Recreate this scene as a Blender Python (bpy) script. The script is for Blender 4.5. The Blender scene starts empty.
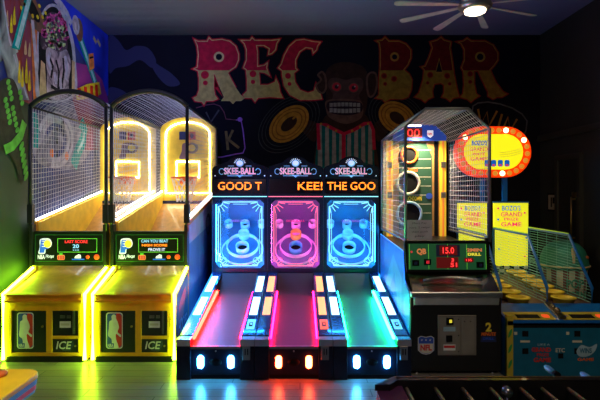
import bpy, bmesh, math, random
from mathutils import Vector, Matrix
random.seed(7)
sc = bpy.context.scene
C = sc.collection
PI = math.pi
EYE = 1.85          # eye height of the photographer
FPX = 500.0         # focal length in pixels of a 600 wide frame
HY = 190.0

def P(px, py, d):   # point of the picture at distance d
    return Vector(((px - 300) / FPX * d, d, EYE - (py - HY) / FPX * d))

# ------------------------------------------------------------------ materials
def new_mat(name):
    m = bpy.data.materials.new(name); m.use_nodes = True
    nt = m.node_tree
    return m, nt, nt.nodes['Principled BSDF'] if 'Principled BSDF' in nt.nodes else nt.nodes[0]

def mat(name, col, rough=.5, metal=0., coat=0., vary=.12, scale=8., bump=0.):
    """a plain surface with slight procedural variation"""
    m, nt, b = new_mat(name)
    b.inputs['Roughness'].default_value = rough
    b.inputs['Metallic'].default_value = metal
    b.inputs['Coat Weight'].default_value = coat
    tc = nt.nodes.new('ShaderNodeTexCoord')
    n = nt.nodes.new('ShaderNodeTexNoise'); n.inputs['Scale'].default_value = scale
    n.inputs['Detail'].default_value = 3
    nt.links.new(tc.outputs['Object'], n.inputs['Vector'])
    r = nt.nodes.new('ShaderNodeValToRGB')
    r.color_ramp.elements[0].position = .3; r.color_ramp.elements[1].position = .7
    r.color_ramp.elements[0].color = (*[c * (1 - vary) for c in col], 1)
    r.color_ramp.elements[1].color = (*[min(1, c * (1 + vary)) for c in col], 1)
    nt.links.new(n.outputs['Fac'], r.inputs['Fac'])
    nt.links.new(r.outputs['Color'], b.inputs['Base Color'])
    if bump:
        bp = nt.nodes.new('ShaderNodeBump'); bp.inputs['Strength'].default_value = bump
        bp.inputs['Distance'].default_value = .01
        nt.links.new(n.outputs['Fac'], bp.inputs['Height'])
        nt.links.new(bp.outputs['Normal'], b.inputs['Normal'])
    return m

def glow(name, col, s=1., base=(.02, .02, .02)):
    m, nt, b = new_mat(name)
    b.inputs['Base Color'].default_value = (*base, 1)
    b.inputs['Emission Color'].default_value = (*col, 1)
    b.inputs['Emission Strength'].default_value = s
    b.inputs['Roughness'].default_value = .4
    return m

def backlit(name, col, s):
    """translucent printed acrylic lit from inside"""
    return glow(name, col, s, base=col)

def glass_mat():
    m, nt, b = new_mat('clear_acrylic')
    nt.nodes.remove(b)
    out = [n for n in nt.nodes if n.type == 'OUTPUT_MATERIAL'][0]
    t = nt.nodes.new('ShaderNodeBsdfTransparent'); g = nt.nodes.new('ShaderNodeBsdfGlossy')
    g.inputs['Roughness'].default_value = .03
    f = nt.nodes.new('ShaderNodeFresnel'); f.inputs['IOR'].default_value = 1.35
    mx = nt.nodes.new('ShaderNodeMixShader')
    nt.links.new(f.outputs[0], mx.inputs[0]); nt.links.new(t.outputs[0], mx.inputs[1]); nt.links.new(g.outputs[0], mx.inputs[2])
    nt.links.new(mx.outputs[0], out.inputs[0])
    return m

def swirl_mat(name, cols, scale=3., dist=3., rough=.7, stretch=(1, 1, 1), detail=4.):
    """many-coloured sprayed paint"""
    m, nt, b = new_mat(name)
    b.inputs['Roughness'].default_value = rough
    tc = nt.nodes.new('ShaderNodeTexCoord'); mp = nt.nodes.new('ShaderNodeMapping')
    mp.inputs['Scale'].default_value = stretch
    n = nt.nodes.new('ShaderNodeTexNoise'); n.inputs['Scale'].default_value = scale
    n.inputs['Distortion'].default_value = dist; n.inputs['Detail'].default_value = detail
    nt.links.new(tc.outputs['Object'], mp.inputs[0]); nt.links.new(mp.outputs[0], n.inputs['Vector'])
    r = nt.nodes.new('ShaderNodeValToRGB'); el = r.color_ramp.elements
    k = len(cols)
    for i, c in enumerate(cols):
        p = .3 + .4 * i / (k - 1)
        e = el[0] if i == 0 else (el[1] if i == k - 1 else el.new(p))
        e.position = p; e.color = (*c, 1)
    nt.links.new(n.outputs['Fac'], r.inputs['Fac']); nt.links.new(r.outputs['Color'], b.inputs['Base Color'])
    return m

M = {}
M['black'] = mat('black_laminate', (.005, .005, .006), .4)
M['matte_black'] = mat('matte_black', (.005, .005, .006), .75)
M['skee_black'] = mat('skee_cabinet_black', (.006, .009, .022), .35, coat=.15)
M['steel'] = mat('brushed_steel', (.55, .55, .58), .32, 1.)
M['dark_steel'] = mat('dark_steel', (.25, .24, .23), .4, 1.)
M['wire'] = mat('galvanised_wire', (.62, .62, .66), .45, .3)
M['post'] = mat('black_powder_coat', (.012, .012, .014), .45)
M['yellow_lam'] = mat('yellow_laminate', (.78, .36, .012), .38, coat=.2)
M['yellow_board'] = mat('yellow_backboard', (.9, .64, .05), .45)
M['ramp_wood'] = mat('ramp_wood', (.68, .38, .08), .35, coat=.3, scale=14)
M['hoop_door'] = mat('door_black_green', (.012, .02, .014), .4, coat=.2)
M['white'] = mat('white_print', (.75, .75, .75), .5)
M['cream'] = mat('cream_print', (.6, .58, .45), .6)
M['red'] = mat('red_print', (.6, .03, .03), .5)
M['blue'] = mat('blue_print', (.02, .08, .5), .5)
M['navy'] = mat('navy_print', (.01, .02, .1), .5)
M['orange'] = mat('orange_rim', (.85, .16, .02), .4)
M['green'] = mat('green_print', (.03, .3, .05), .5)
M['yellow'] = mat('yellow_print', (.8, .62, .04), .5)
M['net'] = mat('white_net_cord', (.8, .8, .82), .8)
M['neon_yg'] = glow('neon_yellow_green', (.42, 1., .02), 46.)
M['led_white'] = glow('led_white', (1., .93, .78), 21.)
M['led_cool'] = glow('led_cool_white', (.85, .88, 1.), 9.)
M['led_warm'] = glow('led_warm', (1., .8, .35), 5.)
M['txt_orange'] = glow('dot_matrix_orange', (1., .22, .01), 2.6)
M['txt_red'] = glow('dot_matrix_red', (1., .03, .03), 1.8)
M['txt_cyan'] = glow('dot_matrix_cyan', (.35, .85, 1.), 1.2)
M['txt_white'] = glow('dot_matrix_white', (.8, .9, 1.), 1.2)
M['glass'] = glass_mat()
M['smoke'] = mat('smoke_display', (.01, .005, .006), .15)

# ------------------------------------------------------------------ mesh builder
class B:
    def __init__(s):
        s.bm = bmesh.new(); s.mats = []
    def mi(s, m):
        if isinstance(m, str): m = M[m]
        if m not in s.mats: s.mats.append(m)
        return s.mats.index(m)
    def face(s, vs, i, sm=False):
        try:
            f = s.bm.faces.new(vs); f.material_index = i; f.smooth = sm
            return f
        except ValueError:
            return None
    def hexa(s, p, m):
        i = s.mi(m); v = [s.bm.verts.new(q) for q in p]
        for a in ((0, 3, 2, 1), (4, 5, 6, 7), (0, 1, 5, 4), (1, 2, 6, 5), (2, 3, 7, 6), (3, 0, 4, 7)):
            s.face([v[k] for k in a], i)
        return s
    def box(s, x0, x1, y0, y1, z0, z1, m):
        return s.hexa([(x0, y0, z0), (x1, y0, z0), (x1, y1, z0), (x0, y1, z0), (x0, y0, z1), (x1, y0, z1), (x1, y1, z1), (x0, y1, z1)], m)
    def prism(s, pts, f0, f1, m, sm=False):
        """pts 2D; f0/f1 map (a, b) to 3D"""
        i = s.mi(m)
        a = [s.bm.verts.new(f0(*p)) for p in pts]; b = [s.bm.verts.new(f1(*p)) for p in pts]
        s.face(a, i); s.face(b[::-1], i); n = len(pts)
        for k in range(n):
            s.face([a[k], b[k], b[(k + 1) % n], a[(k + 1) % n]], i, sm)
        return s
    def prof_x(s, yz, x0, x1, m):
        return s.prism(yz, lambda y, z: (x0, y, z), lambda y, z: (x1, y, z), m)
    def prof_y(s, xz, y0, y1, m, sm=False):
        return s.prism(xz, lambda x, z: (x, y0, z), lambda x, z: (x, y1, z), m, sm)
    def prof_z(s, xy, z0, z1, m):
        return s.prism(xy, lambda x, y: (x, y, z0), lambda x, y: (x, y, z1), m)
    def tube(s, pts, r, m, n=6, closed=False, sm=True):
        i = s.mi(m); pts = [Vector(p) for p in pts]; rings = []; k = len(pts)
        for j, p in enumerate(pts):
            if closed: d = pts[(j + 1) % k] - pts[j - 1]
            else: d = pts[min(j + 1, k - 1)] - pts[max(j - 1, 0)]
            d.normalize()
            up = Vector((0, 0, 1)) if abs(d.z) < .9 else Vector((0, 1, 0))
            u = d.cross(up).normalized(); w = u.cross(d)
            rr = r[j] if isinstance(r, (list, tuple)) else r
            rings.append([s.bm.verts.new(p + (u * math.cos(2 * PI * t / n + PI / n) + w * math.sin(2 * PI * t / n + PI / n)) * rr) for t in range(n)])
        for j in range(k if closed else k - 1):
            a, b = rings[j], rings[(j + 1) % k]
            for t in range(n): s.face([a[t], a[(t + 1) % n], b[(t + 1) % n], b[t]], i, sm and n > 4)
        if not closed: s.face(rings[0][::-1], i); s.face(rings[-1], i)
        return s
    def lathe(s, prof, m, mtx=None, n=24, sm=True, sx=1, sy=1):
        i = s.mi(m); rings = []; mtx = mtx or Matrix()
        for r, z in prof:
            rings.append([s.bm.verts.new(mtx @ Vector((r * sx * math.cos(2 * PI * t / n), r * sy * math.sin(2 * PI * t / n), z))) for t in range(n)])
        for a, b in zip(rings, rings[1:]):
            for t in range(n): s.face([a[t], a[(t + 1) % n], b[(t + 1) % n], b[t]], i, sm)
        if prof[0][0] > 1e-5: s.face(rings[0][::-1], i)
        if prof[-1][0] > 1e-5: s.face(rings[-1], i)
        return s
    def ball(s, c, r, m, n=12):
        c = Vector(c)
        return s.lathe([(max(1e-6, r * math.sin(PI * k / 8)), -r * math.cos(PI * k / 8)) for k in range(9)], m, Matrix.Translation(c), n)

def obj(name, b, parent=None, bevel=0., smooth=False):
    bm = b.bm
    bmesh.ops.remove_doubles(bm, verts=[v for v in bm.verts], dist=1e-7)
    me = bpy.data.meshes.new(name); bm.to_mesh(me); bm.free()
    for m in b.mats: me.materials.append(m)
    o = bpy.data.objects.new(name, me); C.objects.link(o)
    if parent is not None: o.parent = parent
    if bevel:
        md = o.modifiers.new('bevel', 'BEVEL'); md.width = bevel; md.segments = 2; md.limit_method = 'ANGLE'
        md.harden_normals = False
    return o

def thing(name, label, cat, loc=(0, 0, 0), rz=0., group=None):
    o = bpy.data.objects.new(name, None); C.objects.link(o); o.location = loc; o.rotation_euler = (0, 0, rz)
    return tag(o, label, cat, group)
def tag(o, label, cat, group=None):
    o['label'] = label; o['category'] = cat
    if group: o['group'] = group
    return o
def struct(name, b, parent=None):
    o = obj(name, b, parent)
    if parent is None: o['kind'] = 'structure'
    return o

# ------------------------------------------------------------------ flat prints and paint
def flat_bm(kind, data, offset=0., bold=0., res=4, shear=0.):
    """2D filled outline(s) or text -> list of (verts, faces)"""
    if kind == 'text':
        cu = bpy.data.curves.new('t', 'FONT'); cu.body = data; cu.align_x = 'CENTER'; cu.align_y = 'CENTER'
        cu.offset = bold; cu.resolution_u = 3; cu.shear = shear
    else:
        cu = bpy.data.curves.new('p', 'CURVE'); cu.dimensions = '2D'; cu.fill_mode = 'BOTH'; cu.resolution_u = res
        for pl in data:
            sp = cu.splines.new('POLY'); sp.points.add(len(pl) - 1)
            for i, p in enumerate(pl): sp.points[i].co = (p[0], p[1], 0, 1)
            sp.use_cyclic_u = True
        cu.offset = offset
    ob = bpy.data.objects.new('tmp', cu); C.objects.link(ob)
    dg = bpy.context.evaluated_depsgraph_get(); ev = ob.evaluated_get(dg)
    me = ev.to_mesh()
    vs = [tuple(v.co)[:2] for v in me.vertices]; fs = [tuple(p.vertices) for p in me.polygons]
    ev.to_mesh_clear(); bpy.data.objects.remove(ob); bpy.data.curves.remove(cu)
    return vs, fs

class Plane:
    """a 2D drawing frame lying on a real surface: point = o + a*u + b*v, layers stacked outwards"""
    def __init__(s, o, u, v, step=.0006, lift=.001):
        s.o, s.u, s.v = Vector(o), Vector(u), Vector(v)
        s.n = s.u.cross(s.v).normalized(); s.step = step; s.k = 0; s.lift = lift
    def at(s, a, b): return s.o + s.u * a + s.v * b + s.n * (s.lift + s.k * s.step)
    def put(s, B_, vf, m, fn=None, clip=None):
        vs, fs = vf; i = B_.mi(m); s.k += 1
        fn = fn or (lambda a, b: (a, b))
        if clip:   # keep only what lies above / below a 2D height
            bm = bmesh.new(); vv = [bm.verts.new((a, b, 0)) for a, b in vs]
            for f in fs:
                try: bm.faces.new([vv[j] for j in f])
                except ValueError: pass
            h, keep_up = clip
            bmesh.ops.bisect_plane(bm, geom=bm.verts[:] + bm.edges[:] + bm.faces[:], plane_co=(0, h, 0), plane_no=(0, 1, 0), clear_inner=keep_up, clear_outer=not keep_up)
            bm.verts.index_update()
            vs = [tuple(v.co)[:2] for v in bm.verts]; fs = [tuple(v.index for v in f.verts) for f in bm.faces]; bm.free()
        vv = [B_.bm.verts.new(s.at(*fn(a, b))) for a, b in vs]
        for f in fs: B_.face([vv[j] for j in f], i)
    def poly(s, B_, pts, m, holes=(), offset=0., clip=None):
        s.put(B_, flat_bm('poly', [pts] + list(holes), offset), m, clip=clip)
    def rect(s, B_, x0, y0, x1, y1, m): s.poly(B_, [(x0, y0), (x1, y0), (x1, y1), (x0, y1)], m)
    def frame(s, B_, x0, y0, x1, y1, w, m):
        s.poly(B_, [(x0, y0), (x1, y0), (x1, y1), (x0, y1)], m, [[(x0 + w, y0 + w), (x1 - w, y0 + w), (x1 - w, y1 - w), (x0 + w, y1 - w)]])
    def oval(s, B_, cx, cy, rx, ry, m, rot=0., n=24, hole=None):
        c, q = math.cos(rot), math.sin(rot)
        def ring(k): return [(cx + k * rx * math.cos(t) * c - k * ry * math.sin(t) * q, cy + k * rx * math.cos(t) * q + k * ry * math.sin(t) * c) for t in [2 * PI * i / n for i in range(n)]]
        s.poly(B_, ring(1), m, [ring(hole)] if hole else ())
    def stroke(s, B_, pts, w, m):
        """open polyline of width w"""
        L = []; R = []
        pts = [Vector((p[0], p[1])) for p in pts]
        for i, p in enumerate(pts):
            d = pts[min(i + 1, len(pts) - 1)] - pts[max(i - 1, 0)]; d.normalize(); nn = Vector((-d.y, d.x)) * w / 2
            L.append(p + nn); R.append(p - nn)
        i = B_.mi(m); s.k += 1
        l = [B_.bm.verts.new(s.at(*p)) for p in L]; r = [B_.bm.verts.new(s.at(*p)) for p in R]
        for j in range(len(pts) - 1): B_.face([r[j], r[j + 1], l[j + 1], l[j]], i)
    def text(s, B_, body, cx, cy, w, h, m, bold=.02, shear=0., fnt=None, border=None, bw=.1):
        vf = flat_bm('text', body, bold=bold, shear=shear)
        xs = [v[0] for v in vf[0]]; ys = [v[1] for v in vf[0]]
        x0, x1, y0, y1 = min(xs), max(xs), min(ys), max(ys)
        fn = lambda a, b: (cx + ((a - x0) / (x1 - x0) - .5) * w, cy + ((b - y0) / (y1 - y0) - .5) * h)
        if border:
            s.put(B_, flat_bm('text', body, bold=bold + bw, shear=shear), border, fn)
        s.put(B_, vf, m, fn)

def arc(cx, cy, rx, ry, a0, a1, n=12):
    return [(cx + rx * math.cos(math.radians(a0 + (a1 - a0) * i / n)), cy + ry * math.sin(math.radians(a0 + (a1 - a0) * i / n))) for i in range(n + 1)]
def smooth_path(pts, n=6):
    """Catmull-Rom through closed outline"""
    out = []; k = len(pts)
    for i in range(k):
        p0, p1, p2, p3 = [Vector(pts[(i + j) % k]) for j in (-1, 0, 1, 2)]
        for t in [q / n for q in range(n)]:
            out.append(tuple(.5 * ((2 * p1) + (p2 - p0) * t + (2 * p0 - 5 * p1 + 4 * p2 - p3) * t * t + (3 * p1 - p0 - 3 * p2 + p3) * t ** 3)))
    return out
def rrect(x0, y0, x1, y1, r, n=5):
    return arc(x1 - r, y1 - r, r, r, 0, 90, n) + arc(x0 + r, y1 - r, r, r, 90, 180, n) + arc(x0 + r, y0 + r, r, r, 180, 270, n) + arc(x1 - r, y0 + r, r, r, 270, 360, n)

def copy_tree(o, parent=None):
    c = o.copy(); C.objects.link(c)
    if parent is not None: c.parent = parent
    for ch in list(o.children): copy_tree(ch, c)
    return c

# ================================================================== SETTING
DW, XL, XR, ZC, YB = 8.6, -3.30, 4.13, 4.516, -1.5     # back wall, left, right, ceiling, behind
def floor_mat():
    m, nt, b = new_mat('worn_plank_floor')
    tc = nt.nodes.new('ShaderNodeTexCoord')
    br = nt.nodes.new('ShaderNodeTexBrick'); br.inputs['Scale'].default_value = 1.
    br.inputs['Brick Width'].default_value = 1.3; br.inputs['Row Height'].default_value = .16
    br.inputs['Mortar Size'].default_value = .004
    br.inputs['Color1'].default_value = (.26, .25, .22, 1); br.inputs['Color2'].default_value = (.36, .35, .31, 1)
    br.inputs['Mortar'].default_value = (.05, .05, .05, 1)
    nt.links.new(tc.outputs['Object'], br.inputs['Vector'])
    n = nt.nodes.new('ShaderNodeTexNoise'); n.inputs['Scale'].default_value = 5.
    mp = nt.nodes.new('ShaderNodeMapping'); mp.inputs['Scale'].default_value = (1, 9, 1)
    nt.links.new(tc.outputs['Object'], mp.inputs[0]); nt.links.new(mp.outputs[0], n.inputs['Vector'])
    mx = nt.nodes.new('ShaderNodeMix'); mx.data_type = 'RGBA'; mx.blend_type = 'MULTIPLY'; mx.inputs[0].default_value = .5
    nt.links.new(br.outputs['Color'], mx.inputs[6]); nt.links.new(n.outputs['Color'], mx.inputs[7])
    nt.links.new(mx.outputs[2], b.inputs['Base Color'])
    r = nt.nodes.new('ShaderNodeMapRange'); r.inputs[3].default_value = .22; r.inputs[4].default_value = .42
    nt.links.new(n.outputs['Fac'], r.inputs[0]); nt.links.new(r.outputs[0], b.inputs['Roughness'])
    return m
def ceiling_mat():
    m, nt, b = new_mat('corrugated_ceiling')
    b.inputs['Base Color'].default_value = (.12, .15, .29, 1); b.inputs['Roughness'].default_value = .7
    tc = nt.nodes.new('ShaderNodeTexCoord'); w = nt.nodes.new('ShaderNodeTexWave'); w.bands_direction = 'Y'
    w.inputs['Scale'].default_value = 1.1
    bp = nt.nodes.new('ShaderNodeBump'); bp.inputs['Strength'].default_value = .12; bp.inputs['Distance'].default_value = .02
    nt.links.new(tc.outputs['Object'], w.inputs['Vector']); nt.links.new(w.outputs['Fac'], bp.inputs['Height'])
    nt.links.new(bp.outputs['Normal'], b.inputs['Normal'])
    return m
M['floor'] = floor_mat(); M['ceiling'] = ceiling_mat()
def dull(m):
    m.node_tree.nodes['Principled BSDF'].inputs['Specular IOR Level'].default_value = .15; return m
M['wall_dark'] = mat('wall_painted_navy_black', (.005, .006, .013), .9, scale=3, bump=.2)
M['wall_right'] = mat('wall_painted_charcoal', (.014, .015, .012), .75, scale=3)
dull(M['wall_dark']); M['wall_left'] = mat('wall_painted_grey_green', (.024, .045, .02), .65, scale=2)
M['door_dark'] = mat('dark_door', (.012, .011, .009), .5)
struct('floor', B().box(XL - .1, XR + .1, YB, DW + .1, -.1, 0, 'floor'))
struct('ceiling', B().box(XL - .1, XR + .1, YB, DW + .1, ZC, ZC + .1, 'ceiling'))
struct('wall_back', B().box(XL, XR, DW, DW + .1, 0, ZC, 'wall_dark'))
struct('wall_left', B().box(XL - .1, XL, YB, DW + .1, 0, ZC, 'wall_left'))
struct('wall_right', B().box(XR, XR + .1, YB, DW + .1, 0, ZC, 'wall_right'))
# door and beam on the right wall
d1 = struct('door_1', B().box(XR - .03, XR, 7.36, 7.92, 0, 2.32, 'door_dark'))
fr = B(); M['door_frame'] = mat('door_frame_dark', (.026, .025, .018), .5)
for a, b_ in ((7.28, 7.36), (7.92, 8.0)): fr.box(XR - .06, XR, a, b_, 0, 2.40, 'door_frame')
fr.box(XR - .06, XR, 7.36, 7.92, 2.32, 2.40, 'door_frame')
struct('door_frame', fr, d1)
M['brass'] = mat('dull_brass', (.5, .33, .12), .35, 1.)
hd = B().tube([(XR - .09, 7.45, 1.1), (XR - .09, 7.45, 1.75)], .012, 'brass', 8)
hd.box(XR - .09, XR - .03, 7.44, 7.46, 1.12, 1.15, 'brass'); hd.box(XR - .09, XR - .03, 7.44, 7.46, 1.7, 1.73, 'brass')
hd.box(XR - .06, XR - .03, 7.41, 7.49, 1.74, 1.82, 'brass')
struct('door_handle', hd, d1)
struct('trim_1', B().box(XR - .05, XR, 4.2, DW, 2.68, 2.78, 'door_frame'))
sb = B().box(XR - .012, XR, 8.02, 8.32, 1.5, 1.8, 'matte_black')
M['notice'] = mat('notice_paper', (.35, .27, .2), .8)
pl = Plane((XR - .012, 8.17, 1.65), (0, -1, 0), (0, 0, 1)); pl.rect(sb, -.12, -.12, .12, .12, 'notice')
pl.rect(sb, -.04, -.08, 0, .08, 'matte_black'); pl.rect(sb, .02, -.02, .08, .08, 'matte_black')
tag(obj('wall_sign', sb), 'small square notice on the dark right wall beside the door', 'sign')

# ================================================================== BACK WALL MURALS
def paint(name, col, rough=.75, vary=.25, scale=12): return dull(mat(name, col, rough, vary=vary, scale=scale))
M['p_red'] = paint('mural_red', (.45, .01, .04)); M['p_yel'] = paint('mural_yellow', (.46, .38, .12))
M['p_edge'] = paint('mural_red_edge', (.5, .012, .03)); M['p_dot'] = paint('mural_dark', (.02, .01, .015))
M['p_line'] = paint('mural_line', (.62, .5, .22))
M['p_brown'] = paint('mural_brown', (.035, .016, .01)); M['p_tan'] = paint('mural_tan', (.12, .06, .04))
M['p_tan2'] = paint('mural_dark_tan', (.075, .038, .028))
M['p_white'] = paint('mural_white', (.26, .25, .22)); M['p_teal'] = paint('mural_teal', (.0, .11, .1))
M['p_gold'] = paint('mural_gold', (.42, .2, .02)); M['p_gold2'] = paint('mural_dark_gold', (.2, .08, .01))
M['p_gold3'] = paint('mural_bronze', (.35, .17, .03)); M['p_eye'] = paint('mural_eye_red', (.5, .02, .03)); M['p_ring'] = paint('mural_motion_ring', (.035, .04, .04))
M['p_purple'] = paint('mural_violet_glow', (.3, .12, .6)); M['p_pink'] = paint('mural_dull_pink', (.16, .05, .09))
M['p_blue'] = swirl_mat('mural_blue_cloud', [(.005, .008, .06), (.006, .07, .9), (.005, .02, .2), (.006, .06, .8), (.005, .008, .06)], 1.4, 1.5)
M['p_grey'] = paint('mural_grey', (.09, .1, .1))

S = DW / FPX
def wall_plane(layer=0):
    p = Plane(P(0, 0, DW), (S, 0, 0), (0, 0, S), .0006, .002)   # a = px, b = -py
    p.n = Vector((0, -1, 0)); p.k = layer
    return p
def fl(pts): return [(x, -y) for x, y in pts]

LET = [
 ('R', [(194,39),(198,41),(207,41),(209,37),(212,40),(222,39),(230,41),(236,46),(239,54),(239,60),(236,67),(230,71),(228,73),(236,88),(241,95),(245,98),(241,101),(236,101),(233,104),(230,101),(221,101),(224,97),(219,86),(215,75),(214,74),(214,88),(215,95),(218,99),(213,101),(206,101),(204,105),(202,102),(195,101),(193,98),(197,96),(199,90),(199,78),(198,71),(193,69),(197,67),(198,55),(197,46)],
  (219,57,3.2), [(205,75,4),(205.5,83,2.4)]),
 ('E', [(240,40),(245,40),(250,40),(252,37),(255,40),(272,40),(280,39),(277,44),(276,50),(272,54),(268,55),(269,49),(264,46),(257,46),(258,52),(258,66),(264,65),(268,62),(267,68),(270,76),(265,73),(259,72),(260,85),(268,85),(275,82),(276,78),(279,85),(280,92),(283,98),(270,97),(258,98),(255,102),(252,98),(245,98),(243,95),(247,91),(247,80),(246,70),(243,68),(246,60),(246,50),(244,44)],
  None, [(253,74,3.4),(253,82,2.2)]),
 ('C', [(321,42),(318,46),(317,50),(313,54),(312,49),(306,48),(300,52),(296,60),(296,68),(298,70),(294,73),(295,82),(300,90),(308,93),(314,91),(316,84),(319,90),(322,99),(312,100),(300,100),(290,95),(284,86),(282,75),(282,71),(278,68),(281,64),(284,55),(289,46),(296,40),(304,39),(312,41)],
  None, [(288,76,3),(289.5,84,2)]),
 ('B', [(376,41),(382,40),(385,37),(389,41),(399,41),(406,44),(411,50),(411,58),(408,65),(404,70),(409,74),(412,80),(411,90),(408,97),(402,99),(390,99),(385,102),(382,99),(376,98),(379,95),(379,80),(380,65),(380,50),(379,43)],
  (394.5,57,2.6), [(384,76,3),(385,84,2),(394,79,3)]),
 ('A', [(430,42),(437,40),(441,37),(444,40),(451,42),(450,48),(452,60),(453,68),(454,75),(457,90),(459,97),(453,98),(450,101),(446,98),(442,97),(444,93),(444,85),(441,83),(434,84),(432,92),(433,97),(428,99),(425,102),(421,99),(415,97),(419,93),(423,80),(424,70),(421,67),(425,66),(429,57),(432,48)],
  None, [(430,75,3),(447,76,3),(427.5,83,1.7),(449.5,84,1.7)]),
 ('R', [(457,42),(463,41),(467,38),(471,41),(485,41),(493,45),(498,53),(498,60),(494,66),(490,70),(496,83),(503,92),(507,94),(502,97),(497,97),(493,99),(488,96),(488,92),(482,80),(478,71),(474,71),(474,84),(476,94),(479,96),(474,99),(471,102),(467,99),(460,97),(463,94),(464,84),(463,71),(461,68),(464,60),(464,50),(461,44)],
  (480,57,3.2), [(470,74,2.8),(470,82,2)]),
]
M['p_bedge'] = paint('mural_edge_dim_lit', (.3, .03, .01)); M['p_bred'] = paint('mural_red_dim_lit', (.13, .008, .007))  # BAR copies of the REC paints, weaker light put into their colours
M['p_byel'] = paint('mural_yellow_dim_lit', (.27, .17, .02)); M['p_bline'] = paint('mural_line_dim_lit', (.38, .2, .03))
rec = thing('painted_lettering', 'big circus style REC BAR lettering painted red and yellow on the dark back wall', 'lettering', (0, 0, 0))
for li, (ch, out, hole, dots) in enumerate(LET):
    b = B(); w = wall_plane(4)
    red, yel, edge, line = ('p_red', 'p_yel', 'p_edge', 'p_line') if li < 3 else ('p_bred', 'p_byel', 'p_bedge', 'p_bline')  # REC set brighter, BAR set dimmer: their light is in the paint
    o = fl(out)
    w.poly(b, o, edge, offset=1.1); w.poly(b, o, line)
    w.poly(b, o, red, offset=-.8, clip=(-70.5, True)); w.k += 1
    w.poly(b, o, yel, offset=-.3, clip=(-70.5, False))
    if hole:
        w.oval(b, hole[0], -hole[1], hole[2] + 2, hole[2] + 2, line); w.oval(b, hole[0], -hole[1], hole[2], hole[2], 'wall_dark')
    if ch == 'A':
        w.poly(b, fl([(439, 60), (442, 72), (436, 72)]), line, offset=.6); w.poly(b, fl([(439, 60), (442, 72), (436, 72)]), 'wall_dark')
    for x, y, r in dots: w.oval(b, x, -y, r, r, edge); w.oval(b, x, -y, r * .65, r * .65, red)
    obj('letter', b, rec)

# monkey with cymbals
mk = thing('monkey_mural', 'painted cymbal monkey in striped vest on back wall under the lettering', 'mural', (0, 0, 0))
b = B(); w = wall_plane(0)
w.poly(b, smooth_path(fl([(322,122),(318,138),(314,160),(316,190),(376,190),(378,160),(374,140),(370,122),(360,112),(332,112)])), 'p_brown')
w.poly(b, smooth_path(fl([(326,90),(325,74),(332,65),(346,62),(362,66),(368,76),(368,92),(366,110),(360,120),(346,124),(332,120),(326,110)])), 'p_brown')
w.poly(b, smooth_path(fl([(318,125),(306,118),(300,105),(292,112),(300,128),(314,142)])), 'p_brown')
w.poly(b, smooth_path(fl([(374,125),(382,118),(386,110),(394,114),(390,128),(378,142)])), 'p_brown')
obj('body', b, mk)
for sgn, pts in ((0, [(317,75),(322,71),(326,76),(327,88),(323,94),(318,92),(315,85),(320,80)]), (1, [(366,78),(370,72),(376,73),(378,82),(376,93),(371,98),(367,94)])):
    b = B(); w.k = 12
    w.poly(b, smooth_path(fl(pts)), 'p_tan'); w.poly(b, smooth_path(fl(pts)), 'p_brown', offset=-2.)
    obj('ear', b, mk)
b = B(); w.k = 16
w.poly(b, smooth_path(fl([(328,86),(330,79),(338,78),(346,80),(354,78),(362,79),(363,88),(359,96),(363,106),(361,118),(346,124),(330,118),(328,106),(333,96)])), 'p_tan2')
w.poly(b, smooth_path(fl([(326,101),(338,99),(347,99),(360,101),(363,108),(361,118),(346,124),(330,118),(326,110)])), 'p_tan')
w.poly(b, smooth_path(fl([(328,102),(346,101),(361,103),(361,112),(346,115.5),(329,112)])), 'p_dot')
obj('face', b, mk)
b = B(); w.k = 22
for r0, r1 in (((103.2), 107), (108.2, 112.5)):
    for i in range(8):
        x = 329.5 + i * 3.9; dy = .8 * math.sin(PI * i / 7) * (1 if r0 > 105 else -.6)
        w.poly(b, fl([(x, r0 + dy), (x + 3.2, r0 + dy), (x + 3.2, r1 + dy), (x, r1 + dy)]), 'p_white')
obj('teeth', b, mk)
for ex, ey in ((336.5, 87), (353.5, 88)):
    b = B(); w.k = 22
    w.oval(b, ex, -ey, 5.5, 5, 'p_tan'); w.oval(b, ex, -ey, 4.3, 4.2, 'p_eye'); w.oval(b, ex, -ey, 2, 2, 'p_dot'); w.oval(b, ex + 1.2, -ey + 1.3, .8, .8, 'p_white')
    obj('eye', b, mk)
b = B(); w.k = 22
vest = [(318,123),(324,124),(334,129),(344,134),(354,129),(364,124),(370,122),(374,135),(374,160),(376,185),(314,185),(316,150),(317,135)]
w.poly(b, fl(vest), 'p_teal')
for x in (320, 327, 334, 341, 349, 356, 363, 370):
    t = 125 + max(0, 9 - abs(x - 344) * .4)
    w.poly(b, fl([(x - 1.7, t), (x + 1.7, t), (x + 2.4, 185), (x - 2.4, 185)]), 'p_white')
w.stroke(b, fl([(343.5, 133), (343.5, 185)]), 4, 'p_red')
w.stroke(b, fl([(319,150),(318,124),(326,125),(335,130),(344,134),(354,130),(364,124),(370,123),(373,130),(374,150)]), 3.4, 'p_red')
for x, y in ((321,124),(328,127),(336,131),(352,131),(360,127),(368,124)): w.oval(b, x, -y, 1.2, 1.2, 'p_gold')
obj('vest', b, mk)
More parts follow.
